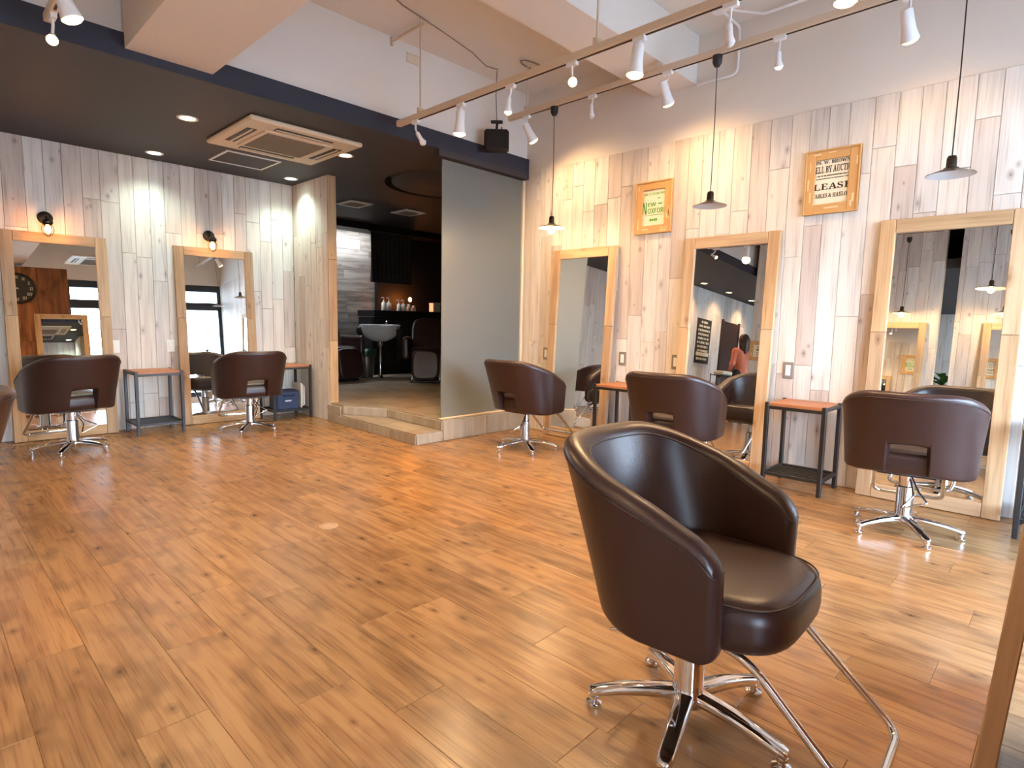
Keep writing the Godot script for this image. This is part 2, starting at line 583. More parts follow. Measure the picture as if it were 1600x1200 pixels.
func make_floor() -> void:
	var fl := struct("floor", "warm brown oak plank floor across the salon")
	solid("subfloor", Vector3(-7.0, -0.12, -9.2), Vector3(7.5, -0.006, 1.45), M.joint, fl)
	var mats: Array = M.floor_plank
	var x0 := 1.965 - 0.18 * 18
	for i in 32:
		var x := x0 + 0.18 * i
		if x + 0.09 > XR or x < XP - 0.2: continue
		var z := -6.6 + fposmod([0.0, 0.49, 0.2, 0.72, 0.36, 0.58, 0.1][i % 7] + 0.13 * int(i / 7), 0.92) - 0.92
		while z < ZW:
			var a := maxf(z, -6.55)
			var b := minf(z + 0.92, ZW)
			z += 0.92
			if b - a < 0.05: continue
			var st := begin()
			var ox := rng.randf_range(0.1, 1.33) / 1.43
			var oy := rng.randf_range(0.47, 1.19) / 1.66
			box(st, Vector3.ZERO, Vector3(0.1795, 0.03, b - a - 0.0006), 0.0012, Transform3D.IDENTITY, Vector2(1.0 / 1.43, 1.0 / 1.66), Vector2(ox, oy))
			part("plank", st, mats[rng.randi() % mats.size()], fl, Transform3D(Basis(), Vector3(x + 0.09, -0.015, (a + b) / 2)))
	# the far side of the partition, seen only in mirrors
	var st2 := begin()
	box(st2, Vector3.ZERO, Vector3(5.6, 0.03, 7.0), 0.0, Transform3D.IDENTITY, Vector2(0.7, 0.6))
	tag(part("plank_field", st2, mats[1], fl, Transform3D(Basis(), Vector3(-4.2, -0.016, -2.3))), "", "", "", "stuff")

func make_shell() -> void:
	# ceilings
	var hi := struct("ceiling", "white plaster ceiling with cross beams")
	solid("slab", Vector3(-7, YC, ZF - 0.15), Vector3(4.7, YC + 0.15, 1.5), M.plaster, hi)
	solid("wall_upper", Vector3(-7, 2.722, ZF - 0.3), Vector3(4.7, YC, ZF - 0.03), M.plaster, null, "white plaster wall above the dark fascia")
	solid("ceiling_beam", Vector3(0.98, 2.635, ZF - 0.01), Vector3(1.46, YC, 1.4), M.plaster, null, "white plaster ceiling beam")
	solid("ceiling_beam", Vector3(1.46, 2.985, -2.71), Vector3(XR + 0.02, YC, -2.335), M.plaster, null, "white plaster ceiling beam")
	solid("ceiling_beam", Vector3(-7, 2.985, -2.71), Vector3(0.98, YC, -2.335), M.plaster, null, "white plaster ceiling beam")
	var dark := CSGBox3D.new()
	dark.name = "ceiling_dark"
	dark.size = Vector3(14.2, 0.142, 5.1)
	dark.position = Vector3(0.2, YD + 0.071, ZF - 2.55)
	dark.material = M.dark_paint
	add_child(dark)
	tag(dark, "dark charcoal dropped ceiling over the far half of the room", "", "", "structure")
	var cut := CSGCylinder3D.new()
	cut.name = "coffer"
	cut.operation = CSGShape3D.OPERATION_SUBTRACTION
	cut.radius = 0.72
	cut.height = 0.24
	cut.sides = 64
	cut.material = M.dark_paint
	dark.add_child(cut)
	cut.position = Vector3(4.28 - 0.2, -0.07, -5.12 - (ZF - 2.55))
	var disc := begin()
	lathe(disc, [Vector2(0.0, 0.0), Vector2(0.64, 0.0), Vector2(0.645, 0.005), Vector2(0.645, 0.13), Vector2(0.0, 0.13)], 64)
	var dm := part("ceiling_disc", disc, M.dark_paint, self, Transform3D(Basis(), Vector3(4.28, YD + 0.002, -5.12)))
	tag(dm, "round dark ceiling disc inside a shadow ring above the shampoo room", "", "", "structure")
	solid("ceiling_lid", Vector3(-7, YD + 0.142, ZF - 5.1), Vector3(7.5, YD + 0.3, ZF - 0.3), M.black_paint, null, "plain closing slab above the dark ceiling")
	solid("trim_1", Vector3(3.3, YD - 0.055, ZF - 0.05), Vector3(XR, YD, ZF + 0.012), M.dark_paint, null, "dark header track above the frosted glass")

	solid("trim_2", Vector3(-7, YD + 0.001, ZF - 0.001), Vector3(XR, 2.722, ZF + 0.008), M.fascia_navy, null, "navy fascia along the edge of the dark ceiling")
	# far wall
	var wl := struct("wall_left", "far wall of whitewashed vertical boards behind the leaning mirrors")
	solid("backing", Vector3(-0.62, 0, ZL - 0.2), Vector3(3.14, YD, ZL - 0.012), M.wall_joint, wl)
	boarded(wl, Vector3(-0.6, 0, ZL - 0.012), Vector3.RIGHT, 3.72, 0.0, YD, M.pale_board)
	var ws := struct("wall_passage", "short whitewashed board return wall beside the steps")
	solid("backing", Vector3(3.132, 0, ZL - 0.012), Vector3(3.2, YD, -5.735), M.wall_joint, ws)
	boarded(ws, Vector3(3.132, 0, ZL), Vector3.BACK, -5.735 - ZL, 0.0, YD, M.pale_board)
	for k in 3:
		board(ws, "end_board", Vector3(3.17, YD / 6 + YD / 3 * k, -5.728), Basis(), 0.1, YD / 3, 0.016, M.frame_wood)
	# wall beside the camera's left in the far corner, seen in mirrors
	var wc := struct("wall_corner", "whitewashed board wall turning the corner beyond the far mirrors")
	solid("backing", Vector3(-0.8, 0, -6.7), Vector3(-0.612, YD, -5.6), M.wall_joint, wc)
	boarded_x(wc, Vector3(-0.612, 0, -5.6), 0.9, M.pale_board)
	var wb := struct("wall_back", "grey board wall with downlights and a black poster, seen in the mirrors")
	solid("backing", Vector3(-7.0, 0, -5.8), Vector3(-0.62, YD, -5.612), M.wall_joint, wb)
	boarded(wb, Vector3(-6.6, 0, -5.612), Vector3.RIGHT, 5.98, 0.0, YD, M.pale_board, 0.012, 0.17, 0.22)
	# right wall
	var wr := struct("wall_right", "right wall of whitewashed vertical boards below bare plaster")
	solid("backing", Vector3(XR + 0.012, 0, ZF - 0.1), Vector3(XR + 0.2, YC, ZW + 0.2), M.plaster, wr)
	boarded(wr, Vector3(XR + 0.012, 0, ZF + 0.06), Vector3.BACK, ZW - ZF - 0.06, 0.0, 2.59, M.pale_board)
	# opposite partition
	var wp := struct("wall_partition", "board partition facing the right wall, seen in the mirrors")
	for z in [[-4.04, -1.43], [-1.25, ZW]]:
		solid("backing", Vector3(XP - 0.12, 0, z[0]), Vector3(XP, YC, z[1]), M.frame_wood[1], wp)
		boarded_px(wp, Vector3(XP, 0, z[1]), z[1] - z[0], YC, M.pale_board)
	# brown clad pier beside the camera
	var wn := struct("wall_pier", "brown stained board pier behind the nearest leaning mirror")
	solid("backing", Vector3(0.96, 0, 0.077), Vector3(2.05, YD, 0.5), M.brown_board[1], wn)
	var u := 0.96
	for w in [0.21, 0.24, 0.2, 0.22, 0.22]:
		board(wn, "board", Vector3(u + w / 2, 0.65, 0.071), Basis(Vector3.LEFT, Vector3.UP, Vector3.FORWARD), w, 1.3, 0.012, M.brown_board)
		board(wn, "board", Vector3(u + w / 2, 1.3 + 0.64, 0.071), Basis(Vector3.LEFT, Vector3.UP, Vector3.FORWARD), w, 1.28, 0.012, M.brown_board)
		u += w
	# shop front
	var wf := struct("wall_front", "plaster wall above and below the shop windows")
	solid("lintel", Vector3(-7, YD, ZW), Vector3(XR + 0.2, YC, ZW + 0.2), M.plaster, wf)
	solid("sill", Vector3(-7, 0, ZW), Vector3(XR + 0.2, 0.12, ZW + 0.2), M.plaster, wf)
	solid("pier", Vector3(-2.0, 0, ZW), Vector3(-0.35, YD, ZW + 0.2), M.plaster, wf)
	solid("pier", Vector3(-7.0, 0, ZW), Vector3(-5.6, YD, ZW + 0.2), M.plaster, wf)
	solid("added_canopy", Vector3(-7, 2.7, ZW + 0.2), Vector3(XR + 0.2, 2.82, ZW + 2.4), M.plaster, wf)  # unseen overhang, added to cut the daylight close to the window
	var xs := [[-0.35, 0.5], [0.5, 2.19], [2.19, XR], [-5.6, -2.0]]  # last bay is an unseen window added to bring daylight into the reception
	for k in 4:
		window(k + 1, xs[k][0], xs[k][1])
	# outer walls of the rooms beyond
	solid("ceiling_reception", Vector3(-7, YD, ZF + 0.01), Vector3(XP - 0.125, YD + 0.14, ZW), M.dark_paint, null, "dark ceiling over the reception, seen in mirrors")
	solid("wall_reception", Vector3(-7.1, 0, -5.8), Vector3(-6.6, YC, ZW + 0.2), M.wall_joint, null, "end wall of the reception, seen in mirrors")
	var we := struct("wall_end", "whitewashed boards on the end wall of the reception")
	boarded(we, Vector3(-6.6, 0, -0.6), Vector3.FORWARD, 3.0, 0.0, YD, M.pale_board)
	# shampoo room
	var sb := struct("wall_shampoo", "grey horizontal board wall at the back of the shampoo room")
	solid("backing", Vector3(3.0, 0, -8.95), Vector3(5.62, YD, -8.712), M.wall_joint, sb)
	var y := 0.195
	while y < YD:
		var hh := minf(0.17, YD - y)
		var xx := 3.1
		while xx < 5.6:
			var ww := minf(rng.randf_range(0.9, 1.5), 5.6 - xx)
			board(sb, "board", Vector3(xx + ww / 2, y + hh / 2, -8.706), Basis(Vector3.UP, Vector3.LEFT, Vector3.BACK), hh, ww, 0.012, M.grey_board)
			xx += ww
		y += hh
	var sd := struct("wall_dark", "black painted walls of the shampoo room")
	solid("back", Vector3(5.62, 0, -8.95), Vector3(7.4, YD, -8.66), M.black_paint, sd)
	solid("end", Vector3(7.2, 0, -8.95), Vector3(7.4, YD, ZF), M.black_paint, sd)
	solid("front", Vector3(XR + 0.012, 0, ZF - 0.2), Vector3(7.4, YD, ZF - 0.08), M.black_paint, sd)
	solid("side", Vector3(3.0, 0, -8.95), Vector3(3.12, YD, ZL - 0.2), M.black_paint, sd)
	solid("bulkhead", Vector3(3.22, YD - 0.1, -8.42), Vector3(7.2, YD, -8.05), M.black_paint, sd)
	var led := thing("cove_light_strip", Vector3(4.4, YD - 0.006, -8.47), "hidden light strip in the cove above the grey boards", "light strip")
	boxpart("strip_housing", Vector3.ZERO, Vector3(2.2, 0.012, 0.05), M.white_metal, led, 0.002)
	boxpart("light_lens", Vector3(0, -0.008, 0), Vector3(2.16, 0.004, 0.035), M.lamp_strip, led, 0.0)
	var al := AreaLight3D.new()
	al.name = "lamp_light"
	al.area_size = Vector2(2.1, 0.06)
	al.light_color = Color(0.96, 0.98, 1.0)
	al.light_energy = 4.5
	al.shadow_enabled = true
	led.add_child(al)
	al.global_transform = Transform3D(Basis(Vector3.RIGHT, -PI / 2), Vector3(4.4, YD - 0.03, -8.47))

# boards on a wall that faces +X
func boarded_px(parent: Node, origin: Vector3, width: float, y1: float, mats: Array) -> void:
	boarded(parent, origin, Vector3.FORWARD, width, 0.0, y1, mats)

func boarded_x(parent: Node, origin: Vector3, width: float, mats: Array) -> void:
	boarded(parent, origin, Vector3.FORWARD, width, 0.0, YD, mats)

func window(n: int, x0: float, x1: float) -> void:
	var o := struct("window_%d" % n, "tall shop window with dark navy frame and transom")
	var w := x1 - x0
	for x in [x0 + 0.035, x1 - 0.035]:
		boxpart("jamb", Vector3(x, 1.35, ZW + 0.06), Vector3(0.07, 2.46, 0.1), M.navy_frame, o)
	for yh in [[2.51, 0.14], [2.115, 0.17], [0.17, 0.1]]:
		boxpart("crossbar", Vector3((x0 + x1) / 2, yh[0], ZW + 0.06), Vector3(w - 0.14, yh[1], 0.09), M.navy_frame, o)
	boxpart("pane", Vector3((x0 + x1) / 2, 2.32, ZW + 0.06), Vector3(w - 0.14, 0.24, 0.006), M.clear_glass, o, 0.0)
	boxpart("pane", Vector3((x0 + x1) / 2, 1.125, ZW + 0.06), Vector3(w - 0.14, 1.81, 0.006), M.clear_glass, o, 0.0)

# flat slab with the outline pts (x, z), y0..y1
func prism(st: SurfaceTool, pts: Array, y0: float, y1: float) -> void:
	var n := pts.size()
	var idx := Geometry2D.triangulate_polygon(PackedVector2Array(pts))
	for k in range(0, idx.size(), 3):
		var a: Vector2 = pts[idx[k]]
		var b: Vector2 = pts[idx[k + 1]]
		var c: Vector2 = pts[idx[k + 2]]
		var up := (b - a).cross(c - a) < 0
		for y in [y0, y1]:
			var t := [a, b, c] if up == (y == y1) else [a, c, b]
			var v := []
			for p in t: v.append(Vector3(p.x, y, p.y))
			var nn := Vector3.UP if y == y1 else Vector3.DOWN
			for w in [0, 2, 1]: vert(st, v[w], nn, Vector2(v[w].x, v[w].z))
	for k in n:
		var a: Vector2 = pts[k]
		var b: Vector2 = pts[(k + 1) % n]
		quad(st, Vector3(a.x, y0, a.y), Vector3(a.x, y1, a.y), Vector3(b.x, y1, b.y), Vector3(b.x, y0, b.y), [Vector2(0, 0), Vector2(0, y1 - y0), Vector2(a.distance_to(b), y1 - y0), Vector2(a.distance_to(b), 0)])

func make_platform() -> void:
	var o := struct("floor_platform", "raised stone tiled floor of the shampoo room with one low step")
	var T: Array = M.stone_tile
	var st := begin()
	prism(st, [Vector2(3.2, -8.9), Vector2(3.13, -5.73), Vector2(3.13, -5.47), Vector2(3.39, -5.03), Vector2(3.352, ZF + 0.01), Vector2(XR, ZF + 0.01), Vector2(XR, ZF - 0.1), Vector2(7.2, ZF - 0.1), Vector2(7.2, -8.9)], 0.0, 0.185)
	part("core", st, M.grout, o)
	st = begin()
	prism(st, [Vector2(3.1, -5.72), Vector2(3.06, ZF + 0.01), Vector2(3.345, ZF + 0.01), Vector2(3.38, -5.03), Vector2(3.14, -5.45)], 0.0, 0.09)
	part("step_core", st, M.grout, o)
	# tread of the step, clipped to its outline, and the tiles of the upper floor
	var outline := [Vector2(3.14, -5.44), Vector2(3.375, -5.03), Vector2(3.338, ZF + 0.012), Vector2(3.048, ZF + 0.012), Vector2(3.09, -5.44)]
	tiles(o, outline, Vector2(3.05, ZF - 1.5), 0.30, 0.45, 0.088, 0.012, T, 0.0025)
	var upper := [Vector2(3.13, -5.47), Vector2(3.39, -5.03), Vector2(3.352, ZF + 0.012), Vector2(XR, ZF + 0.012), Vector2(XR, ZF - 0.1), Vector2(7.2, ZF - 0.1), Vector2(7.2, -8.7), Vector2(3.2, -8.7), Vector2(3.2, -5.73), Vector2(3.13, -5.73)]
	tiles(o, upper, Vector2(3.05, -8.92), 0.45, 0.45, 0.184, 0.012, T, 0.003)
	# risers
	riser(o, Vector2(3.1, -5.72), Vector2(3.055, ZF + 0.014), 0.0, 0.088, 0.40)
	riser(o, Vector2(3.055, ZF + 0.014), Vector2(3.35, ZF + 0.014), 0.0, 0.088, 0.40)
	riser(o, Vector2(3.35, ZF + 0.016), Vector2(XR, ZF + 0.016), 0.0, 0.184, 0.45)
	riser(o, Vector2(3.13, -5.46), Vector2(3.385, -5.03), 0.1, 0.184, 0.6)
	riser(o, Vector2(3.385, -5.03), Vector2(3.347, ZF + 0.014), 0.1, 0.184, 0.45)
	riser(o, Vector2(3.098, -5.735), Vector2(3.098, -5.46), 0.0, 0.184, 0.3)

func riser(parent: Node, a: Vector2, b: Vector2, y0: float, y1: float, step: float) -> void:
	var L := a.distance_to(b)
	var n := maxi(1, roundi(L / step))
	var d := (b - a) / L
	var ux := Vector3(d.x, 0, d.y)
	var nz := ux.cross(Vector3.UP)
	for k in n:
		var st := begin()
		var w := L / n
		box(st, Vector3.ZERO, Vector3(w - 0.008, y1 - y0 - 0.006, 0.012), 0.0015, Transform3D.IDENTITY, Vector2(1.3, 1.3), Vector2(rng.randf(), rng.randf()))
		var c := a + d * (w * (k + 0.5))
		part("riser_tile", st, M.stone_tile[k % 2], parent, Transform3D(Basis(ux, Vector3.UP, nz), Vector3(c.x, (y0 + y1) / 2, c.y) + nz * 0.003))

func tiles(parent: Node, outline: Array, origin: Vector2, tx: float, tz: float, y: float, d: float, mats: Array, gap: float) -> void:
	var poly := PackedVector2Array(outline)
	var i := 0
	for ix in 12:
		for iz in 14:
			var a := origin + Vector2(ix * tx, iz * tz)
			var cell := PackedVector2Array([a + Vector2(gap, gap), a + Vector2(tx - gap, gap), a + Vector2(tx - gap, tz - gap), a + Vector2(gap, tz - gap)])
			for piece in Geometry2D.intersect_polygons(cell, poly):
				if piece.size() < 3: continue
				var area := 0.0
				for k in piece.size(): area += piece[k].cross(piece[(k + 1) % piece.size()]) / 2
				if absf(area) < 0.002: continue
				var pts := Array(piece)
				if area < 0: pts.reverse()
				pts.reverse()
				var st := begin()
				prism(st, pts, y, y + d)
				part("tile", st, mats[(ix * 7 + iz * 3) % 2], parent)
				i += 1

# ------------------------------------------------------------------ furniture
func make_mirror(at: Vector3, normal: Vector3, w: float, h: float, tilt: float, turn: float, label: String) -> Node3D:
	# `at`: foot of the wall below the middle of the mirror
	var z := normal.rotated(Vector3.UP, deg_to_rad(turn))
	var x := Vector3.UP.cross(z)
	var bs := Basis(x, Vector3.UP, z) * Basis(Vector3.RIGHT, -deg_to_rad(tilt))
	var lean := sin(deg_to_rad(tilt)) * h + 0.004 + absf(sin(deg_to_rad(turn))) * w / 2
	var o := thing("leaning_mirror", Vector3.ZERO, label, "mirror", "")
	o.transform = Transform3D(bs, at + normal * lean + Vector3.UP * 0.002)
	var fw := 0.088
	var d := 0.036
	for s in [-1.0, 1.0]:
		board(o, "stile", Vector3(s * (w / 2 - fw / 2), h * 0.3, d / 2), Basis(), fw, h * 0.6, d, M.frame_wood, 1.1, 1.8, 0.003)
		board(o, "stile", Vector3(s * (w / 2 - fw / 2), h * 0.8, d / 2), Basis(), fw, h * 0.4, d, M.frame_wood, 1.1, 1.8, 0.003)
	for y in [fw / 2, h - fw / 2]:
		board(o, "rail", Vector3(0, y, d / 2), Basis(Vector3.UP, Vector3.LEFT, Vector3.BACK), fw, w - 2 * fw, d, M.frame_wood, 1.1, 1.8, 0.003)
	boxpart("mirror_glass", Vector3(0, h / 2, 0.016), Vector3(w - 2 * fw + 0.004, h - 2 * fw + 0.004, 0.006), M.mirror, o, 0.0)
	boxpart("back_panel", Vector3(0, h / 2, 0.006), Vector3(w - 0.04, h - 0.04, 0.01), M.frame_wood[1], o, 0.0)
	return o

# chair, facing local +z
func plan(s: float) -> Array:
	# s: arc length from the middle of the back; returns [point, outward normal]
	var W := 0.262
	var D := 0.19
	var straight := 0.18
	var q := PI / 2 * 0.24
	var a := clampf(absf(s) / q, 0.0, 1.0) * PI / 2
	var p := Vector2(sin(a) * W, -0.0 - cos(a) * D)
	var n := Vector2(sin(a) / W, -cos(a) / D).normalized()
	if absf(s) > q:
		p = Vector2(W - (absf(s) - q) * 0.06, absf(s) - q)
		n = Vector2(1, 0.06).normalized()
	if s < 0:
		p.x = -p.x
		n.x = -n.x
	return [p, n, straight + q]

func smooth(a: float, b: float, x: float) -> float:
	var t := clampf((x - a) / (b - a), 0.0, 1.0)
	return t * t * (3 - 2 * t)

func shell_point(s: float, y: float, off: float) -> Vector3:
	var pn := plan(s)
	var rear: float = 1.0 - smooth(0.10, 0.40, absf(s))
	var k := 0.06 + 0.24 * rear
	var p: Vector2 = pn[0] + pn[1] * (off + k * (y - 0.34))
	return Vector3(p.x, y, p.y)

var chair_mesh := {}
func chair_parts() -> void:
	var Smax: float = plan(0.0)[2]
	var ss := []
	var n := 84
	for i in n + 1:
		ss.append(-Smax + 2.0 * Smax * i / n)
	for e in [0.066, 0.070, 0.074, 0.078, 0.082, 0.09, 0.098]:
		ss.append(e)
		ss.append(-e)
	for e in [0.003, 0.007, 0.013, 0.021, 0.031, 0.045]:
		ss.append(Smax - e)
		ss.append(-Smax + e)
	ss.sort()
	var rows := []
	var outer := []
	var inner := []
	for s in ss:
		var e: float = Smax - absf(s)               # distance from the front edge
		var top: float = 0.79 - 0.085 * smooth(0.10, 0.36, absf(s)) - 0.085 * smooth(0.30, Smax, absf(s))
		var rr := 0.075
		if e < rr: top -= rr - sqrt(maxf(0.0, rr * rr - (rr - e) * (rr - e)))
		var bot := 0.335 + 0.02 * (1.0 - smooth(0.05, 0.3, absf(s)))
		var rb := 0.05
		if e < rb: bot += rb - sqrt(maxf(0.0, rb * rb - (rb - e) * (rb - e)))
		var open: float = 1.0 - smooth(0.066, 0.082, absf(s))
		var arch := 0.0
		if absf(s) < 0.082: arch = 0.142 + 0.022 * sqrt(maxf(0.0, 1.0 - pow(absf(s) / 0.082, 2.0)))
		bot += arch * open
		var th := 0.035
		var re := 0.022
		if e < re: th *= sqrt(maxf(0.02, 1.0 - pow((re - e) / re, 2.0)))
		var row := []
		var r := th * 0.9
		for k in 8:                                  # up the outside
			row.append(shell_point(s, lerpf(bot + r * 0.6, top - r, k / 7.0), th))
		for k in range(1, 8):                        # over the rim
			var a := PI * k / 8
			row.append(shell_point(s, top - r + r * sin(a), th * cos(a)))
		for k in 8:                                  # down the inside
			row.append(shell_point(s, lerpf(top - r, bot + r * 0.6, k / 7.0), -th))
		for k in range(1, 5):
			var a := PI * k / 5
			row.append(shell_point(s, bot + r * 0.6 - r * 0.6 * sin(a), -th * cos(a)))
		rows.append(row)
		if e > 0.004:
			outer.append(shell_point(s, top - r * 1.05, th + 0.0008))
			inner.append(shell_point(s, top - r * 1.05, -th - 0.0008))
	var st := begin()
	grid(st, rows, true, false)
	for e in [0, rows.size() - 1]:                   # close the two front ends
		var c := Vector3.ZERO
		for p in rows[e]: c += p / rows[e].size()
		for k in rows[e].size():
			var a: Vector3 = rows[e][k]
			var b: Vector3 = rows[e][(k + 1) % rows[e].size()]
			if (a - c).cross(b - c).z > 0: tri(st, c, a, b)
			else: tri(st, c, b, a)
	chair_mesh.shell = st.commit()
	st = begin()
	tube(st, outer, 0.0028, 6)
	tube(st, inner, 0.0028, 6)
	chair_mesh.piping = st.commit()
	st = begin()
	cushion(st, Vector3(0, 0, 0.048), 0.228, 0.248, 0.345, 0.480, 0.05, 3.6, 0.010)
	chair_mesh.seat = st.commit()
	st = begin()
	var seam := []
	for k in 48:
		var a := TAU * k / 48
		seam.append(Vector3(signf(cos(a)) * pow(absf(cos(a)), 2.0 / 3.6) * 0.218, 0.466, 0.048 + signf(sin(a)) * pow(absf(sin(a)), 2.0 / 3.6) * 0.238))
	tube(st, seam, 0.0028, 6, true)
	chair_mesh.seam = st.commit()
	st = begin()
	box(st, Vector3(0, 0.343, 0.02), Vector3(0.26, 0.02, 0.3), 0.004)
	chair_mesh.plate = st.commit()
	st = begin()
	lathe(st, [Vector2(0.0, 0.052), Vector2(0.048, 0.052), Vector2(0.052, 0.058), Vector2(0.05, 0.082), Vector2(0.043, 0.094), Vector2(0.0405, 0.1), Vector2(0.0405, 0.25), Vector2(0.039, 0.255), Vector2(0.034, 0.258), Vector2(0.034, 0.335), Vector2(0.0, 0.335)], 28)
	chair_mesh.pole = st.commit()
	st = begin()
	var lr := []
	for i in 13:
		var t := i / 12.0
		var x := lerpf(0.03, 0.272, t)
		var y := 0.076 - 0.034 * t * t
		var hw := lerpf(0.027, 0.021, t)
		var hh := lerpf(0.018, 0.012, t)
		if i == 12: hw *= 0.8
		var row := []
		for k in 12:
			var a := TAU * k / 12
			row.append(Vector3(x, y + signf(sin(a)) * pow(absf(sin(a)), 0.6) * hh, signf(cos(a)) * pow(absf(cos(a)), 0.6) * hw))
		lr.append(row)
	var tip := []
	for k in 12: tip.append(Vector3(0.275, 0.042, 0))
	lr.append(tip)
	grid(st, lr, true, true)
	chair_mesh.leg = st.commit()
	st = begin()
	lathe(st, [Vector2(0.0, 0.0), Vector2(0.021, 0.0), Vector2(0.024, 0.003), Vector2(0.024, 0.011), Vector2(0.018, 0.015), Vector2(0.010, 0.017), Vector2(0.010, 0.024), Vector2(0.016, 0.026), Vector2(0.016, 0.034), Vector2(0.0, 0.034)], 16, Transform3D(Basis(), Vector3(0.26, 0, 0)))
	chair_mesh.foot = st.commit()
	st = begin()
	tube(st, fillet([Vector3(0.15, 0.35, 0.10), Vector3(0.165, 0.325, 0.22), Vector3(0.175, 0.10, 0.47), Vector3(-0.175, 0.10, 0.47), Vector3(-0.165, 0.325, 0.22), Vector3(-0.15, 0.35, 0.10)], 0.05, 6), 0.0105, 10)
	chair_mesh.footrest = st.commit()
	st = begin()
	tube(st, fillet([Vector3(-0.02, 0.30, -0.03), Vector3(-0.04, 0.23, -0.10), Vector3(0.01, 0.175, -0.19), Vector3(-0.10, 0.225, -0.20), Vector3(-0.06, 0.25, -0.09), Vector3(-0.02, 0.32, -0.02)], 0.012, 3), 0.0052, 8)
	chair_mesh.lever = st.commit()

func make_chair(x: float, z: float, heading: float, phase: float, label: String) -> Node3D:
	var o := thing("styling_chair", Vector3(x, 0, z), label, "chair", "brown tub styling chairs", deg_to_rad(90.0 - heading))
	var sh := share("shell", chair_mesh.shell, M.leather, o)
	share("piping", chair_mesh.piping, M.piping, sh)
	var se := share("seat", chair_mesh.seat, M.leather, o)
	share("piping", chair_mesh.seam, M.piping, se)
	share("seat_plate", chair_mesh.plate, M.steel_black, o)
	share("pole", chair_mesh.pole, M.chrome, o)
	for k in 5:
		# phase is measured from +x towards +z in the room
		var a := -deg_to_rad(phase + 72.0 * k) - deg_to_rad(90.0 - heading)
		var b := Transform3D(Basis(Vector3.UP, a), Vector3.ZERO)
		var leg := share("leg", chair_mesh.leg, M.chrome, o, b)
		share("foot", chair_mesh.foot, M.chrome, leg)
	share("footrest", chair_mesh.footrest, M.chrome, o)
	share("pump_lever", chair_mesh.lever, M.chrome, o)
	return o

func make_table(c: Vector3, w: float, d: float, turn: float, label: String) -> Node3D:
	var o := thing("side_table", c, label, "table", "black steel side tables", turn)
	var h := 0.59
	var t := 0.026
	for sx in [-1.0, 1.0]:
		for sz in [-1.0, 1.0]:
			boxpart("leg", Vector3(sx * (w / 2 - t / 2), h / 2, sz * (d / 2 - t / 2)), Vector3(t, h, t), M.steel_black, o, 0.003)
	for sx in [-1.0, 1.0]:
		for y in [h - 0.022, 0.10]:
			boxpart("rail", Vector3(sx * (w / 2 - t / 2), y, 0), Vector3(t * 0.8, 0.022, d - 2 * t), M.steel_black, o, 0.002)
	for sz in [-1.0, 1.0]:
		for y in [h - 0.034, 0.10]:
			boxpart("rail", Vector3(0, y, sz * (d / 2 - t / 2)), Vector3(w - 2 * t, 0.022, t * 0.8), M.steel_black, o, 0.002)
	var st := begin()
	box(st, Vector3.ZERO, Vector3(d - 0.012, w - 2 * t + 0.006, 0.022), 0.002, Transform3D.IDENTITY, Vector2(1.2, 0.9), Vector2(0.5, 0.5))
	part("table_top", st, M.table_top[0], o, Transform3D(Basis(Vector3.BACK, Vector3.RIGHT, Vector3.UP), Vector3(0, h - 0.014, 0)))
	for k in 7:
		boxpart("shelf_bar", Vector3(0, 0.098, lerpf(-d / 2 + 0.055, d / 2 - 0.055, k / 6.0)), Vector3(w - 2 * t, 0.008, 0.014), M.steel_black, o, 0.001)
	return o

func make_switch(at: Vector3, normal: Vector3, label: String, dark := true) -> void:
	var o := thing("wall_switch", at, label, "switch", "")
	o.basis = Basis(Vector3.UP.cross(normal), Vector3.UP, normal)
	boxpart("plate", Vector3(0, 0, 0.004), Vector3(0.072, 0.12, 0.008), M.switch_frame if dark else M.switch_white, o, 0.002)
	boxpart("rocker", Vector3(0, 0, 0.0095), Vector3(0.034, 0.075, 0.006), M.switch_white, o, 0.0015)

func words(parent: Node, t: String, at: Vector3, height: float, width: float, m: Material, n := "lettering", serif := true) -> void:
	# height of the capitals; squeezed or stretched to the given width
	var tm := TextMesh.new()
	var f := SystemFont.new()
	f.font_names = PackedStringArray(["Droid Serif" if serif else "Droid Sans"])
	f.font_weight = 700
	tm.font = f
	tm.text = t
	tm.font_size = 48
	tm.pixel_size = 0.001
	tm.depth = 0.0015
	tm.material = m
	var bb := tm.get_aabb()
	var o := MeshInstance3D.new()
	o.mesh = tm
	o.name = n
	parent.add_child(o, true)
	var sc := Vector3(width / maxf(bb.size.x, 0.001), height / 0.035, 1.0)
	o.transform = Transform3D(Basis.from_scale(sc), at - Vector3((bb.position.x + bb.size.x / 2) * sc.x, (bb.position.y + bb.size.y / 2) * sc.y, 0))

# a line of print too small or blurred to read: separate strokes, no letters
func blurred_line(parent: Node, at: Vector3, height: float, width: float, m: Material) -> void:
	var st := begin()
	var x := -width / 2
	var r := RandomNumberGenerator.new()
	r.seed = int(absf(at.y) * 10000) + int(width * 1000)
	while x < width / 2 - height * 0.3:
		var w := minf(height * r.randf_range(0.35, 0.8), width / 2 - x)
		box(st, Vector3(x + w / 2, 0, 0), Vector3(w, height * r.randf_range(0.75, 1.0), 0.0015))
		x += w + height * (0.18 if r.randf() < 0.8 else 0.6)
	part("lettering", st, m, parent, Transform3D(Basis(), at))

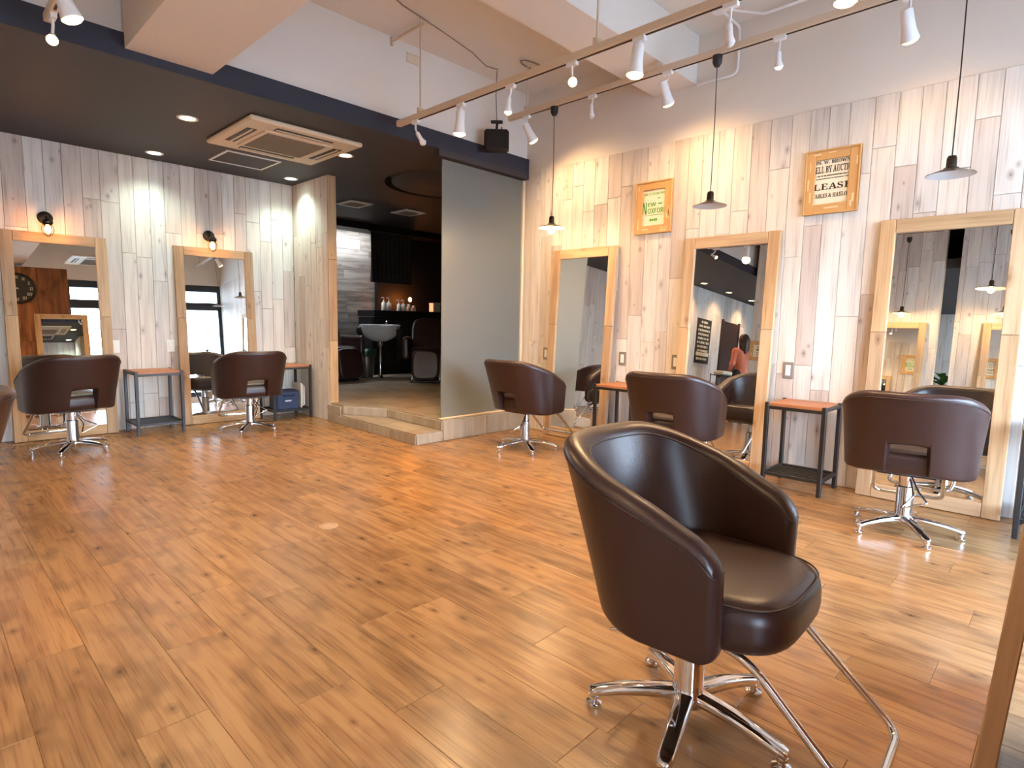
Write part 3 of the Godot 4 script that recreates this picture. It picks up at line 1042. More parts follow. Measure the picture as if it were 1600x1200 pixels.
func make_picture(at: Vector3, normal: Vector3, w: float, h: float, label: String, lines: Array, ink: Material) -> void:
	var o := thing("framed_print", at, label, "picture", "")
	o.basis = Basis(Vector3.UP.cross(normal), Vector3.UP, normal)
	var fw := 0.068
	for s in [-1.0, 1.0]:
		boxpart("frame_side", Vector3(s * (w / 2 - fw / 2), 0, 0.012), Vector3(fw, h, 0.022), M.picture_frame, o, 0.003)
		boxpart("frame_side", Vector3(0, s * (h / 2 - fw / 2), 0.012), Vector3(w - 2 * fw, fw, 0.021), M.picture_frame, o, 0.003)
		boxpart("frame_edge", Vector3(s * (w / 2 - 0.006), 0, 0.018), Vector3(0.012, h, 0.024), M.picture_frame, o, 0.002)
		boxpart("frame_edge", Vector3(0, s * (h / 2 - 0.006), 0.018), Vector3(w - 0.024, 0.012, 0.024), M.picture_frame, o, 0.002)
	# rubbed whitewash patches on the frame
	for k in 9:
		var sx := rng.randf_range(-1, 1)
		var p := Vector3(signf(sx) * (w / 2 - rng.randf_range(0.02, 0.05)), rng.randf_range(-0.45, 0.45) * h, 0.0235)
		var s := Vector3(rng.randf_range(0.006, 0.014), rng.randf_range(0.03, 0.08), 0.0012)
		if k % 3 == 0:
			p = Vector3(rng.randf_range(-0.35, 0.35) * w, signf(sx) * (h / 2 - rng.randf_range(0.02, 0.05)), 0.0228)
			s = Vector3(rng.randf_range(0.04, 0.09), rng.randf_range(0.006, 0.012), 0.0012)
		boxpart("worn_patch", p, s, M.picture_worn, o, 0.0005)
	var sheet := boxpart("print", Vector3(0, 0, 0.006), Vector3(w - 2 * fw + 0.002, h - 2 * fw + 0.002, 0.006), M.paper, o, 0.0)
	for l in lines:
		if l[0] == "": blurred_line(sheet, Vector3(l[1], l[2], 0.0035), l[3], l[4], ink)
		else: words(sheet, l[0], Vector3(l[1], l[2], 0.0035), l[3], l[4], ink, "lettering", l[5] if l.size() > 5 else true)

func make_pendant(x: float, y: float, z: float, top: float, lit: bool, label: String, r := 0.112, power := 1.0) -> void:
	var o := thing("pendant_lamp", Vector3(x, y, z), label, "lamp", "")
	var st := begin()
	lathe(st, [Vector2(0.0, top - y - 0.075), Vector2(0.018, top - y - 0.07), Vector2(0.031, top - y - 0.045), Vector2(0.033, top - y), Vector2(0.0, top - y)], 20)
	part("ceiling_cup", st, M.black_plastic, o)
	st = begin()
	tube(st, [Vector3(0, top - y - 0.07, 0), Vector3(0.004, (top - y) * 0.55, 0.002), Vector3(0, 0.095, 0)], 0.0032, 6)
	part("cord", st, M.black_plastic, o)
	st = begin()
	lathe(st, [Vector2(0.034, 0.028), Vector2(0.034, 0.036), Vector2(0.024, 0.042), Vector2(0.023, 0.085), Vector2(0.018, 0.098), Vector2(0.0, 0.1)], 20)
	part("socket", st, M.bronze, o)
	st = begin()
	lathe(st, [Vector2(r, 0.0), Vector2(r, 0.003), Vector2(0.06, 0.022), Vector2(0.03, 0.034), Vector2(0.0, 0.034)], 40)
	var sh := part("shade", st, M.shade_top, o)
	st = begin()
	lathe(st, [Vector2(0.0, 0.030), Vector2(0.03, 0.030), Vector2(0.06, 0.0185), Vector2(r - 0.001, -0.0005)], 40)
	part("shade_lining", st, M.shade_enamel, sh)
	if lit:
		st = begin()
		lathe(st, [Vector2(0.0, -0.05), Vector2(0.014, -0.047), Vector2(0.026, -0.034), Vector2(0.029, -0.018), Vector2(0.022, 0.004), Vector2(0.014, 0.028), Vector2(0.0, 0.029)], 20)
		part("bulb", st, M.lamp_warm, o)
		omni(Vector3(x, y - 0.02, z), 0.45 * power, WARM, o, 0.03)

# a spotlight on a track: `mount` on the rail, `face` where the light comes out
func make_spot(mount: Vector3, face: Vector3, aim: Vector3, big: bool, energy: float, label: String, group := "") -> void:
	var o := thing("track_spotlight", mount, label, "spotlight", group)
	var d := aim.normalized()
	boxpart("adapter", Vector3(0, -0.012, 0), Vector3(0.03, 0.026, 0.075), M.white_metal, o, 0.003)
	var rel := face - mount
	var yb := -d
	var xb := yb.cross(Vector3(0.3, 0.1, 0.9)).normalized()
	var bs := Basis(xb, yb, xb.cross(yb))
	var len := 0.15 if big else 0.085
	var neck: Vector3 = rel - d * len
	var st := begin()
	tube(st, [Vector3(0, -0.02, 0), Vector3(0, minf(-0.03, neck.y * 0.6), 0), neck], 0.0075, 8)
	part("stem", st, M.white_metal, o)
	st = begin()
	if big:
		lathe(st, [Vector2(0.045, 0.0), Vector2(0.046, 0.004), Vector2(0.036, 0.05), Vector2(0.032, 0.09), Vector2(0.031, 0.15), Vector2(0.026, 0.16), Vector2(0.0, 0.16)], 24)
	else:
		lathe(st, [Vector2(0.026, 0.0), Vector2(0.027, 0.004), Vector2(0.018, 0.03), Vector2(0.0165, 0.04), Vector2(0.0165, 0.085), Vector2(0.012, 0.09), Vector2(0.0, 0.09)], 20)
	part("housing", st, M.white_metal, o, Transform3D(bs, rel))
	st = begin()
	var fr := 0.043 if big else 0.024
	lathe(st, [Vector2(0.0, -0.016), Vector2(fr * 0.45, -0.0145), Vector2(fr * 0.8, -0.008), Vector2(fr, 0.003), Vector2(0.0, 0.006)], 24)
	part("lamp_face", st, M.lamp_warm if energy > 0.0 else M.shade_enamel, o, Transform3D(bs, rel))
	if energy > 0.0:
		spot(face + d * 0.02, face + d * 2.0, energy, WARM, 72.0 if big else 45.0, o, 0.05, 1.0)

func make_rail(n: String, x: float, y: float, z0: float, z1: float, rods: Array, label: String) -> void:
	var o := thing("track_rail", Vector3(x, y, z0), label, "rail", "")
	var L := z1 - z0
	boxpart("channel", Vector3(0, 0.022, L / 2), Vector3(0.04, 0.044, L), M.rail_paint, o, 0.004)
	boxpart("slot", Vector3(0, -0.0015, L / 2 + 0.1), Vector3(0.012, 0.004, L - 0.2), M.slot, o, 0.0)
	for z in rods:
		var st := begin()
		tube(st, [Vector3(0, 0.04, z - z0), Vector3(0, YC - y, z - z0)], 0.007, 8)
		part("hanger_rod", st, M.rail_paint, o)
		boxpart("clamp", Vector3(0, 0.06, z - z0), Vector3(0.05, 0.035, 0.03), M.rail_paint, o, 0.003)

func make_downlight(x: float, z: float, warm: bool, label: String, e := 3.6) -> void:
	var o := thing("downlight", Vector3(x, YD, z), label, "downlight", "recessed ceiling downlights")
	var st := begin()
	lathe(st, [Vector2(0.052, -0.002), Vector2(0.072, -0.004), Vector2(0.074, 0.0), Vector2(0.052, 0.002)], 28)
	part("trim_ring", st, M.white_metal, o)
	st = begin()
	lathe(st, [Vector2(0.0, -0.003), Vector2(0.053, -0.001), Vector2(0.053, 0.001), Vector2(0.0, 0.001)], 28)
	part("lamp_lens", st, M.lamp_warm if warm else M.lamp_cool, o)
	spot(Vector3(x, YD - 0.012, z), Vector3(x, 0, z), e, WARM if warm else COOL, 62.0, o, 0.1, 0.9)

func make_sconce(at: Vector3, label: String) -> void:
	var o := thing("wall_sconce", at, label, "lamp", "")
	var st := begin()
	lathe(st, [Vector2(0.0, 0.0), Vector2(0.055, 0.0), Vector2(0.055, 0.012), Vector2(0.045, 0.02), Vector2(0.0, 0.022)], 24, Transform3D(Basis(Vector3.RIGHT, PI / 2), Vector3(0, 0.05, 0)))
	part("backplate", st, M.bronze, o)
	st = begin()
	tube(st, fillet([Vector3(0, 0.05, 0.015), Vector3(0, 0.06, 0.09), Vector3(0, 0.02, 0.105)], 0.03), 0.011, 8)
	part("arm", st, M.bronze, o)
	st = begin()
	lathe(st, [Vector2(0.03, -0.02), Vector2(0.042, 0.0), Vector2(0.038, 0.02), Vector2(0.02, 0.036), Vector2(0.0, 0.038)], 20, Transform3D(Basis(), Vector3(0, 0, 0.105)))
	part("socket", st, M.bronze, o)
	st = begin()
	lathe(st, [Vector2(0.0, -0.095), Vector2(0.014, -0.09), Vector2(0.024, -0.07), Vector2(0.024, -0.05), Vector2(0.012, -0.018), Vector2(0.0, -0.016)], 18, Transform3D(Basis(), Vector3(0, 0, 0.105)))
	part("bulb", st, M.lamp_bulb, o)
	st = begin()
	for k in 6:
		var a := TAU * k / 6
		var d := Vector3(cos(a), 0, sin(a))
		tube(st, [Vector3(0, -0.018, 0.105) + d * 0.034, Vector3(0, -0.06, 0.105) + d * 0.044, Vector3(0, -0.1, 0.105) + d * 0.03, Vector3(0, -0.118, 0.105)], 0.0022, 5)
	part("wire_cage", st, M.bronze, o)
	omni(at + Vector3(0, -0.055, 0.105), 0.13, Color(1.0, 0.66, 0.36), o, 0.02)

func make_ac(x0: float, x1: float, z0: float, z1: float, y: float, label: String) -> void:
	var o := thing("air_conditioner", Vector3((x0 + x1) / 2, y, (z0 + z1) / 2), label, "air conditioner")
	var w := x1 - x0
	var d := z1 - z0
	boxpart("panel", Vector3(0, -0.018, 0), Vector3(w, 0.036, d), M.ac_plastic, o, 0.012)
	boxpart("inner_frame", Vector3(0, -0.039, 0), Vector3(w * 0.60, 0.012, d * 0.60), M.ac_plastic, o, 0.004)
	boxpart("grille", Vector3(0, -0.046, 0), Vector3(w * 0.52, 0.006, d * 0.52), M.ac_grille, o, 0.001)
	for k in 16:
		boxpart("grille_slat", Vector3(0, -0.050, (k - 7.5) / 15.0 * d * 0.49), Vector3(w * 0.5, 0.004, 0.006), M.ac_grille, o, 0.0)
	for s in [-1.0, 1.0]:
		boxpart("air_slot", Vector3(s * w * 0.385, -0.037, 0), Vector3(0.075, 0.004, d * 0.5), M.black_plastic, o, 0.001)
		boxpart("louver", Vector3(s * w * 0.385, -0.042, 0), Vector3(0.018, 0.006, d * 0.49), M.ac_plastic, o, 0.002)
		boxpart("air_slot", Vector3(0, -0.037, s * d * 0.385), Vector3(w * 0.5, 0.004, 0.075), M.black_plastic, o, 0.001)
		boxpart("louver", Vector3(0, -0.042, s * d * 0.385), Vector3(w * 0.49, 0.006, 0.018), M.ac_plastic, o, 0.002)

# ------------------------------------------------------------------ person: tapered capsules joined by a smooth minimum, meshed as surface nets
func sdf_mesh(st: SurfaceTool, bones: Array, cell: float, blend: float) -> void:
	var lo := Vector3.INF
	var hi := -Vector3.INF
	for b in bones:
		for k in 2:
			var r: Vector3 = Vector3.ONE * (float(b[2 + k]) + cell * 2.5)
			lo = lo.min(b[k] - r)
			hi = hi.max(b[k] + r)
	var n := Vector3i(((hi - lo) / cell).ceil())
	var nx := n.x + 1
	var ny := n.y + 1
	var F := PackedFloat32Array()
	F.resize(nx * ny * (n.z + 1))
	F.fill(1.0)
	for b in bones:
		var reach: float = maxf(b[2], b[3]) + cell * 3.0 + blend
		var a0 := Vector3i((((b[0] as Vector3).min(b[1]) - Vector3.ONE * reach - lo) / cell).floor()).clamp(Vector3i.ZERO, n)
		var a1 := Vector3i((((b[0] as Vector3).max(b[1]) + Vector3.ONE * reach - lo) / cell).ceil()).clamp(Vector3i.ZERO, n)
		var ab: Vector3 = b[1] - b[0]
		var l2 := maxf(ab.length_squared(), 1e-6)
		for z in range(a0.z, a1.z + 1):
			for y in range(a0.y, a1.y + 1):
				for x in range(a0.x, a1.x + 1):
					var p := lo + Vector3(x, y, z) * cell
					var t := clampf((p - b[0]).dot(ab) / l2, 0.0, 1.0)
					var d: float = (p - b[0] - ab * t).length() - lerpf(b[2], b[3], t)
					var i := x + nx * (y + ny * z)
					var h := clampf(0.5 + 0.5 * (F[i] - d) / blend, 0.0, 1.0)
					F[i] = lerpf(F[i], d, h) - blend * h * (1.0 - h)
	var V := {}
	for z in n.z:
		for y in n.y:
			for x in n.x:
				var s := 0
				var acc := Vector3.ZERO
				var cnt := 0
				var v := []
				for k in 8:
					var f := F[(x + (k & 1)) + nx * ((y + ((k >> 1) & 1)) + ny * (z + (k >> 2)))]
					v.append(f)
					if f < 0: s += 1
				if s == 0 or s == 8: continue
				for e in [[0, 1], [2, 3], [4, 5], [6, 7], [0, 2], [1, 3], [4, 6], [5, 7], [0, 4], [1, 5], [2, 6], [3, 7]]:
					var f0: float = v[e[0]]
					var f1: float = v[e[1]]
					if (f0 < 0) != (f1 < 0):
						var c0 := Vector3(e[0] & 1, (e[0] >> 1) & 1, e[0] >> 2)
						var c1 := Vector3(e[1] & 1, (e[1] >> 1) & 1, e[1] >> 2)
						acc += c0.lerp(c1, f0 / (f0 - f1))
						cnt += 1
				V[Vector3i(x, y, z)] = lo + (Vector3(x, y, z) + acc / cnt) * cell
	var N := {}
	var faces := []
	for key in V:
		for ax in 3:
			var e := Vector3i.ZERO
			e[ax] = 1
			var i0: int = key.x + nx * (key.y + ny * key.z)
			var q: Vector3i = key + e
			var i1: int = q.x + nx * (q.y + ny * q.z)
			if (F[i0] < 0) == (F[i1] < 0): continue
			var u := Vector3i.ZERO
			u[(ax + 1) % 3] = 1
			var w := Vector3i.ZERO
			w[(ax + 2) % 3] = 1
			var c := [key, key - u, key - u - w, key - w]
			if not (V.has(c[1]) and V.has(c[2]) and V.has(c[3])): continue
			if F[i0] >= 0: c.reverse()
			faces.append(c)
			var fn: Vector3 = (V[c[2]] - V[c[0]]).cross(V[c[3]] - V[c[1]])
			for k in c: N[k] = N.get(k, Vector3.ZERO) + fn
	for c in faces:
		for w in [0, 2, 1, 0, 3, 2]:
			vert(st, V[c[w]], N[c[w]].normalized(), Vector2.ZERO)

func make_person(at: Vector3, turn: float) -> void:
	var o := thing("person", at, "person in a salmon long-sleeved top and dark trousers, seen from behind in a mirror", "person", "", turn)
	var st := begin()
	var B := []
	for s in [-1.0, 1.0]:
		B.append([Vector3(s * 0.09, 0.86, 0), Vector3(s * 0.10, 0.48, 0.01), 0.085, 0.058])
		B.append([Vector3(s * 0.10, 0.48, 0.01), Vector3(s * 0.10, 0.08, -0.01), 0.056, 0.038])
		B.append([Vector3(s * 0.10, 0.05, -0.02), Vector3(s * 0.11, 0.03, 0.12), 0.036, 0.028])
	B.append([Vector3(-0.06, 0.9, 0), Vector3(0.06, 0.9, 0), 0.105, 0.105])
	sdf_mesh(st, B, 0.02, 0.05)
	part("trousers", st, M.trousers, o)
	st = begin()
	B = [[Vector3(0, 0.93, 0), Vector3(0, 1.1, 0.005), 0.125, 0.11], [Vector3(-0.05, 1.1, 0), Vector3(-0.07, 1.30, 0), 0.1, 0.1], [Vector3(0.05, 1.1, 0), Vector3(0.07, 1.30, 0), 0.1, 0.1], [Vector3(-0.15, 1.34, 0), Vector3(0.15, 1.34, 0), 0.058, 0.058]]
	for s in [-1.0, 1.0]:
		B.append([Vector3(s * 0.17, 1.34, 0), Vector3(s * 0.215, 1.08, -0.01), 0.055, 0.042])
		B.append([Vector3(s * 0.215, 1.08, -0.01), Vector3(s * 0.17, 0.92, 0.14), 0.041, 0.03])
	sdf_mesh(st, B, 0.018, 0.04)
	part("top", st, M.salmon, o)
	st = begin()
	B = [[Vector3(0, 1.36, 0), Vector3(0, 1.46, 0.01), 0.052, 0.048], [Vector3(0, 1.53, 0.02), Vector3(0, 1.58, 0.005), 0.075, 0.085], [Vector3(0, 1.475, 0.05), Vector3(0, 1.5, 0.05), 0.04, 0.05], [Vector3(0, 1.525, 0.10), Vector3(0, 1.51, 0.115), 0.010, 0.013]]
	for s in [-1.0, 1.0]:
		B.append([Vector3(s * 0.082, 1.52, 0.01), Vector3(s * 0.085, 1.545, 0.005), 0.012, 0.016])
		B.append([Vector3(s * 0.17, 0.92, 0.14), Vector3(s * 0.165, 0.89, 0.18), 0.026, 0.024])
		for f in 4:
			B.append([Vector3(s * (0.145 + 0.016 * f), 0.885, 0.195), Vector3(s * (0.148 + 0.013 * f), 0.85 + 0.004 * absf(f - 1.5), 0.235), 0.009, 0.008])
		B.append([Vector3(s * 0.14, 0.895, 0.18), Vector3(s * 0.12, 0.875, 0.215), 0.01, 0.008])
	sdf_mesh(st, B, 0.009, 0.015)
	part("body", st, M.skin, o)
	st = begin()
	B = [[Vector3(0, 1.6, -0.01), Vector3(0, 1.56, -0.03), 0.095, 0.095], [Vector3(-0.06, 1.56, -0.03), Vector3(-0.065, 1.36, -0.045), 0.055, 0.04], [Vector3(0.06, 1.56, -0.03), Vector3(0.065, 1.36, -0.045), 0.055, 0.04], [Vector3(0, 1.54, -0.06), Vector3(0, 1.33, -0.075), 0.06, 0.045]]
	sdf_mesh(st, B, 0.014, 0.03)
	part("hair", st, M.hair, o)

# ------------------------------------------------------------------ everything else
func make_shampoo_room() -> void:
	var Y := 0.196
	# bin with a green bag
	var o := thing("waste_bin", Vector3(4.92, Y, -7.9), "brushed steel waste bin lined with a green bag", "bin")
	var st := begin()
	lathe(st, [Vector2(0.0, 0.0), Vector2(0.105, 0.0), Vector2(0.11, 0.01), Vector2(0.138, 0.40), Vector2(0.132, 0.40), Vector2(0.1, 0.02), Vector2(0.0, 0.02)], 36)
	part("body", st, M.brushed, o)
	st = begin()
	var rows := []
	for i in 6:
		var row := []
		for k in 48:
			var a := TAU * k / 48
			var r: float = [0.142, 0.152, 0.156, 0.15, 0.13, 0.10][i] + 0.006 * sin(a * 9 + i)
			row.append(Vector3(cos(a) * r, [0.34, 0.36, 0.40, 0.425, 0.43, 0.40][i] + 0.012 * sin(a * 5) + 0.006 * sin(a * 13), sin(a) * r))
		rows.append(row)
	grid(st, rows, true, true)
	part("bag_rim", st, M.bag_green, o)
	# shampoo basin on a pipe
	o = thing("shampoo_basin", Vector3(5.1, Y, -7.78), "white ceramic shampoo basin on a chrome pipe", "basin", "", deg_to_rad(-35))
	st = begin()
	rows = []
	var prof := [[0.02, 0.56], [0.10, 0.57], [0.20, 0.62], [0.27, 0.70], [0.29, 0.80], [0.30, 0.82], [0.285, 0.825], [0.26, 0.79], [0.2, 0.68], [0.1, 0.63], [0.0, 0.62]]
	for p in prof:
		var row := []
		for k in 36:
			var a := TAU * k / 36
			row.append(Vector3(signf(cos(a)) * pow(absf(cos(a)), 0.75) * p[0] * 1.05, p[1], signf(sin(a)) * pow(absf(sin(a)), 0.75) * p[0] * 0.82))
		rows.append(row)
	grid(st, rows, true, true)
	part("bowl", st, M.ceramic, o)
	st = begin()
	lathe(st, [Vector2(0.045, 0.55), Vector2(0.04, 0.5), Vector2(0.022, 0.48), Vector2(0.022, 0.05), Vector2(0.05, 0.0)].map(func(v): return v), 18)
	part("drain_pipe", st, M.chrome, o)
	st = begin()
	lathe(st, [Vector2(0.0, 0.825), Vector2(0.03, 0.825), Vector2(0.028, 0.86), Vector2(0.015, 0.885), Vector2(0.0, 0.89)], 16, Transform3D(Basis(), Vector3(0.1, 0, -0.18)))
	part("tap", st, M.chrome, o)
	st = begin()
	cushion(st, Vector3(-0.29, 0.66, 0.0), 0.07, 0.12, 0.0, 0.14, 0.05, 3.0)
	part("neck_rest", st, M.black_plastic, o)
	o = thing("hanging_towel", Vector3(5.2, Y + 0.66, -7.42), "dark towel hanging before the shampoo basin", "towel")
	st = begin()
	rows = []
	for i in 10:
		var row := []
		for k in 12:
			var u := k / 11.0
			row.append(Vector3((u - 0.5) * (0.10 + 0.06 * i / 9.0), 0.1 - 0.46 * i / 9.0, 0.014 * sin(u * 19.0 + i * 0.2)))
		rows.append(row)
	grid(st, rows)
	part("cloth", st, M.curtain_black, o)
	st = begin()
	tube(st, [Vector3(-0.03, 0.1, 0.0), Vector3(0.0, 0.13, -0.05), Vector3(0.03, 0.1, 0.0)], 0.005, 6)
	part("loop", st, M.steel_black, o)
	# two shampoo chairs
	for c in [[5.36, -6.95, -40.0, "brown leather shampoo chair with a hanging leg rest"], [4.38, -7.85, 0.0, "dark shampoo chair with a navy towel over its side"]]:
		o = thing("shampoo_chair", Vector3(c[0], Y, c[1]), c[3], "chair", "", deg_to_rad(c[2]))
		st = begin()
		cushion(st, Vector3(0, 0, 0), 0.25, 0.28, 0.36, 0.50, 0.05, 4.0)
		part("seat", st, M.leather, o)
		st = begin()
		cushion(st, Vector3.ZERO, 0.25, 0.36, 0.0, 0.13, 0.05, 4.0)
		part("backrest", st, M.leather, o, Transform3D(Basis(Vector3.RIGHT, deg_to_rad(58)), Vector3(0, 0.58, -0.38)))
		for s in [-1.0, 1.0]:
			st = begin()
			cushion(st, Vector3(s * 0.29, 0, -0.02), 0.055, 0.29, 0.34, 0.66, 0.045, 4.0)
			part("armrest", st, M.leather, o)
			st = begin()
			tube(st, [Vector3(s * 0.2, 0.0, 0.2), Vector3(s * 0.2, 0.38, 0.18)], 0.012, 8)
			part("leg", st, M.chrome, o)
			st = begin()
			tube(st, [Vector3(s * 0.2, 0.0, -0.2), Vector3(s * 0.2, 0.38, -0.18)], 0.012, 8)
			part("leg", st, M.chrome, o)
		st = begin()
		cushion(st, Vector3.ZERO, 0.20, 0.22, 0.0, 0.1, 0.04, 4.0)
		part("leg_rest", st, M.leather, o, Transform3D(Basis(Vector3.RIGHT, deg_to_rad(80)), Vector3(0, 0.26, 0.34)))
		boxpart("base_plate", Vector3(0, 0.018, 0.02), Vector3(0.45, 0.03, 0.5), M.steel_black, o, 0.006)
		if c[1] < -8.0:
			st = begin()
			rows = []
			for i in 9:
				var row := []
				for k in 9:
					var t := i / 8.0
					row.append(Vector3(-0.2 + 0.42 * k / 8.0, 0.60 - 0.34 * t + 0.02 * sin(k * 1.3), 0.43 + 0.012 * sin(k * 1.9 + i)))
				rows.append(row)
			grid(st, rows)
			grid(st, rows, false, true)
			part("towel", st, M.towel_navy, o)
	# counter with bottles
	o = thing("back_counter", Vector3(6.15, Y, -8.35), "black shelf counter behind the shampoo basin", "counter")
	boxpart("top", Vector3(0, 1.0, 0), Vector3(1.9, 0.1, 0.5), M.black_paint, o, 0.004)
	boxpart("body", Vector3(0, 0.47, -0.05), Vector3(1.86, 0.94, 0.4), M.black_paint, o, 0.004)
	for k in 4:
		boxpart("door", Vector3(-0.69 + 0.46 * k, 0.55, 0.153), Vector3(0.44, 0.75, 0.012), M.steel_black, o, 0.004)
	for k in 6:
		var h: float = [0.2, 0.2, 0.17, 0.17, 0.12, 0.1][k]
		var b := thing("pump_bottle" if k < 4 else "product_jar", Vector3([5.46, 5.56, 5.76, 5.85, 5.96, 6.06][k], Y + 1.051, -8.22), ["tall pale pump bottle standing on the black counter", "tall pale pump bottle standing on the black counter", "shorter pump bottle beside the tall pair on the counter", "shorter pump bottle beside the tall pair on the counter", "white jar with lid between the bottles and the lamp", "small low white jar under the counter lamp"][k], "bottle", ["tall pump bottles", "tall pump bottles", "short pump bottles", "short pump bottles", "", ""][k])
		st = begin()
		lathe(st, [Vector2(0.0, 0.0), Vector2(0.038, 0.0), Vector2(0.04, 0.006), Vector2(0.036, h * 0.6), Vector2(0.014, h * 0.72), Vector2(0.013, h * 0.8), Vector2(0.0, h * 0.8)], 18)
		part("bottle_body", st, M.bottle, b)
		st = begin()
		if k < 4: tube(st, fillet([Vector3(0, h * 0.78, 0), Vector3(0, h * 1.05, 0), Vector3(-0.045, h * 1.03, 0)], 0.012), 0.007, 8)
		else: lathe(st, [Vector2(0.0, h * 0.8), Vector2(0.03, h * 0.8), Vector2(0.03, h * 0.95), Vector2(0.0, h * 0.97)], 16)
		part("pump" if k < 4 else "lid", st, M.white_metal, b)
	o = thing("counter_lamp", Vector3(6.13, Y + 1.05, -8.42), "small bare bulb lamp glowing orange on the black counter", "lamp")
	st = begin()
	lathe(st, [Vector2(0.0, 0.0), Vector2(0.05, 0.0), Vector2(0.05, 0.012), Vector2(0.012, 0.02), Vector2(0.012, 0.13), Vector2(0.02, 0.135), Vector2(0.02, 0.165), Vector2(0.0, 0.17)], 18)
	part("stand", st, M.bronze, o)
	st = begin()
	ball(st, Vector3(0, 0.205, 0), Vector3(0.03, 0.04, 0.03))
	part("bulb", st, M.lamp_bulb, o)
	omni(Vector3(6.13, Y + 1.255, -8.42), 0.22, Color(1.0, 0.55, 0.22), o, 0.03)
	o = thing("storage_box", Vector3(6.62, Y + 1.051, -8.35), "pale box standing at the lamp end of the counter", "box")
	boxpart("box_body", Vector3(0, 0.07, 0), Vector3(0.16, 0.14, 0.12), M.paper, o, 0.004)
	boxpart("box_lid", Vector3(0, 0.15, 0), Vector3(0.168, 0.022, 0.128), M.bottle, o, 0.004)
	# curtain
	o = thing("short_curtain", Vector3(5.5, 2.46, -8.03), "short black pleated curtain hanging above the basin", "curtain")
	st = begin()
	rows = []
	for i in 10:
		var row := []
		for k in 90:
			var u := k / 89.0
			row.append(Vector3(-0.4 + 0.8 * u, -0.78 * i / 9.0, 0.028 * sin(u * 62.0 + 0.5 * sin(i * 0.5)) * (0.5 + 0.5 * i / 9.0)))
		rows.append(row)
	grid(st, rows)
	part("cloth", st, M.curtain_black, o)
	st = begin()
	tube(st, [Vector3(-0.44, 0.012, 0), Vector3(0.44, 0.012, 0)], 0.012, 8)
	part("rod", st, M.steel_black, o)
	# ceiling vents
	for v in [[4.11, -6.85, "flat white ceiling vent near the passage in the shampoo room"], [4.92, -6.8, "square louvred ceiling vent deeper in the shampoo room"]]:
		o = thing("ceiling_vent", Vector3(v[0], YD, v[1]), v[2], "vent")
		boxpart("panel", Vector3(0, -0.008, 0), Vector3(0.34, 0.016, 0.36), M.white_metal, o, 0.004)
		for k in 5:
			boxpart("vent_slat", Vector3(0, -0.018, -0.1 + 0.05 * k), Vector3(0.22, 0.005, 0.02), M.ac_grille, o, 0.001)
	# frosted glass screen
	o = thing("frosted_glass_screen", Vector3(3.36, 0.197, ZF - 0.02), "tall frosted glass screen standing on the tiled platform edge", "screen")
	boxpart("glass_pane", Vector3(0.51, 1.155, 0), Vector3(1.02, 2.31, 0.01), M.frosted, o, 0.0)
	boxpart("bottom_channel", Vector3(0.53, 0.006, 0), Vector3(1.09, 0.012, 0.03), M.picture_worn, o, 0.002)
	boxpart("wall_channel", Vector3(1.045, 1.16, 0), Vector3(0.03, 2.3, 0.03), M.ac_plastic, o, 0.002)

func leafy(st: SurfaceTool, base: Vector3, dir: Vector3, length: float, width: float, droop: float) -> void:
	var side := dir.cross(Vector3.UP).normalized()
	var rows := []
	for i in 8:
		var t := i / 7.0
		var c := base + dir * length * t + Vector3.DOWN * droop * t * t
		var w := width * sin(PI * minf(1.0, 0.12 + t * 0.88)) * 0.5
		rows.append([c - side * w + Vector3.UP * w * 0.3, c, c + side * w + Vector3.UP * w * 0.3])
	grid(st, rows)

func make_plant(at: Vector3, h: float, leaves: int, ll: float, lw: float, label: String) -> void:
	var o := thing("potted_plant", at, label, "plant")
	var st := begin()
	lathe(st, [Vector2(0.0, 0.0), Vector2(0.1, 0.0), Vector2(0.135, 0.26), Vector2(0.14, 0.28), Vector2(0.125, 0.28), Vector2(0.12, 0.25), Vector2(0.0, 0.25)], 28)
	part("pot", st, M.pot, o)
	st = begin()
	lathe(st, [Vector2(0.121, 0.245), Vector2(0.0, 0.255)], 20)
	part("soil", st, M.soil, o)
	st = begin()
	tube(st, [Vector3(0, 0.24, 0), Vector3(0.02, h * 0.6, 0.01), Vector3(0, h, 0)], 0.014, 8)
	part("stem", st, M.soil, o)
	for k in leaves:
		st = begin()
		var a := TAU * k * 0.382
		var e := rng.randf_range(0.2, 1.0)
		leafy(st, Vector3(0, h * rng.randf_range(0.72, 1.0), 0), Vector3(cos(a), e, sin(a)).normalized(), ll * rng.randf_range(0.8, 1.1), lw, ll * rng.randf_range(0.2, 0.5))
		part("leaf", st, M.leaf, o)

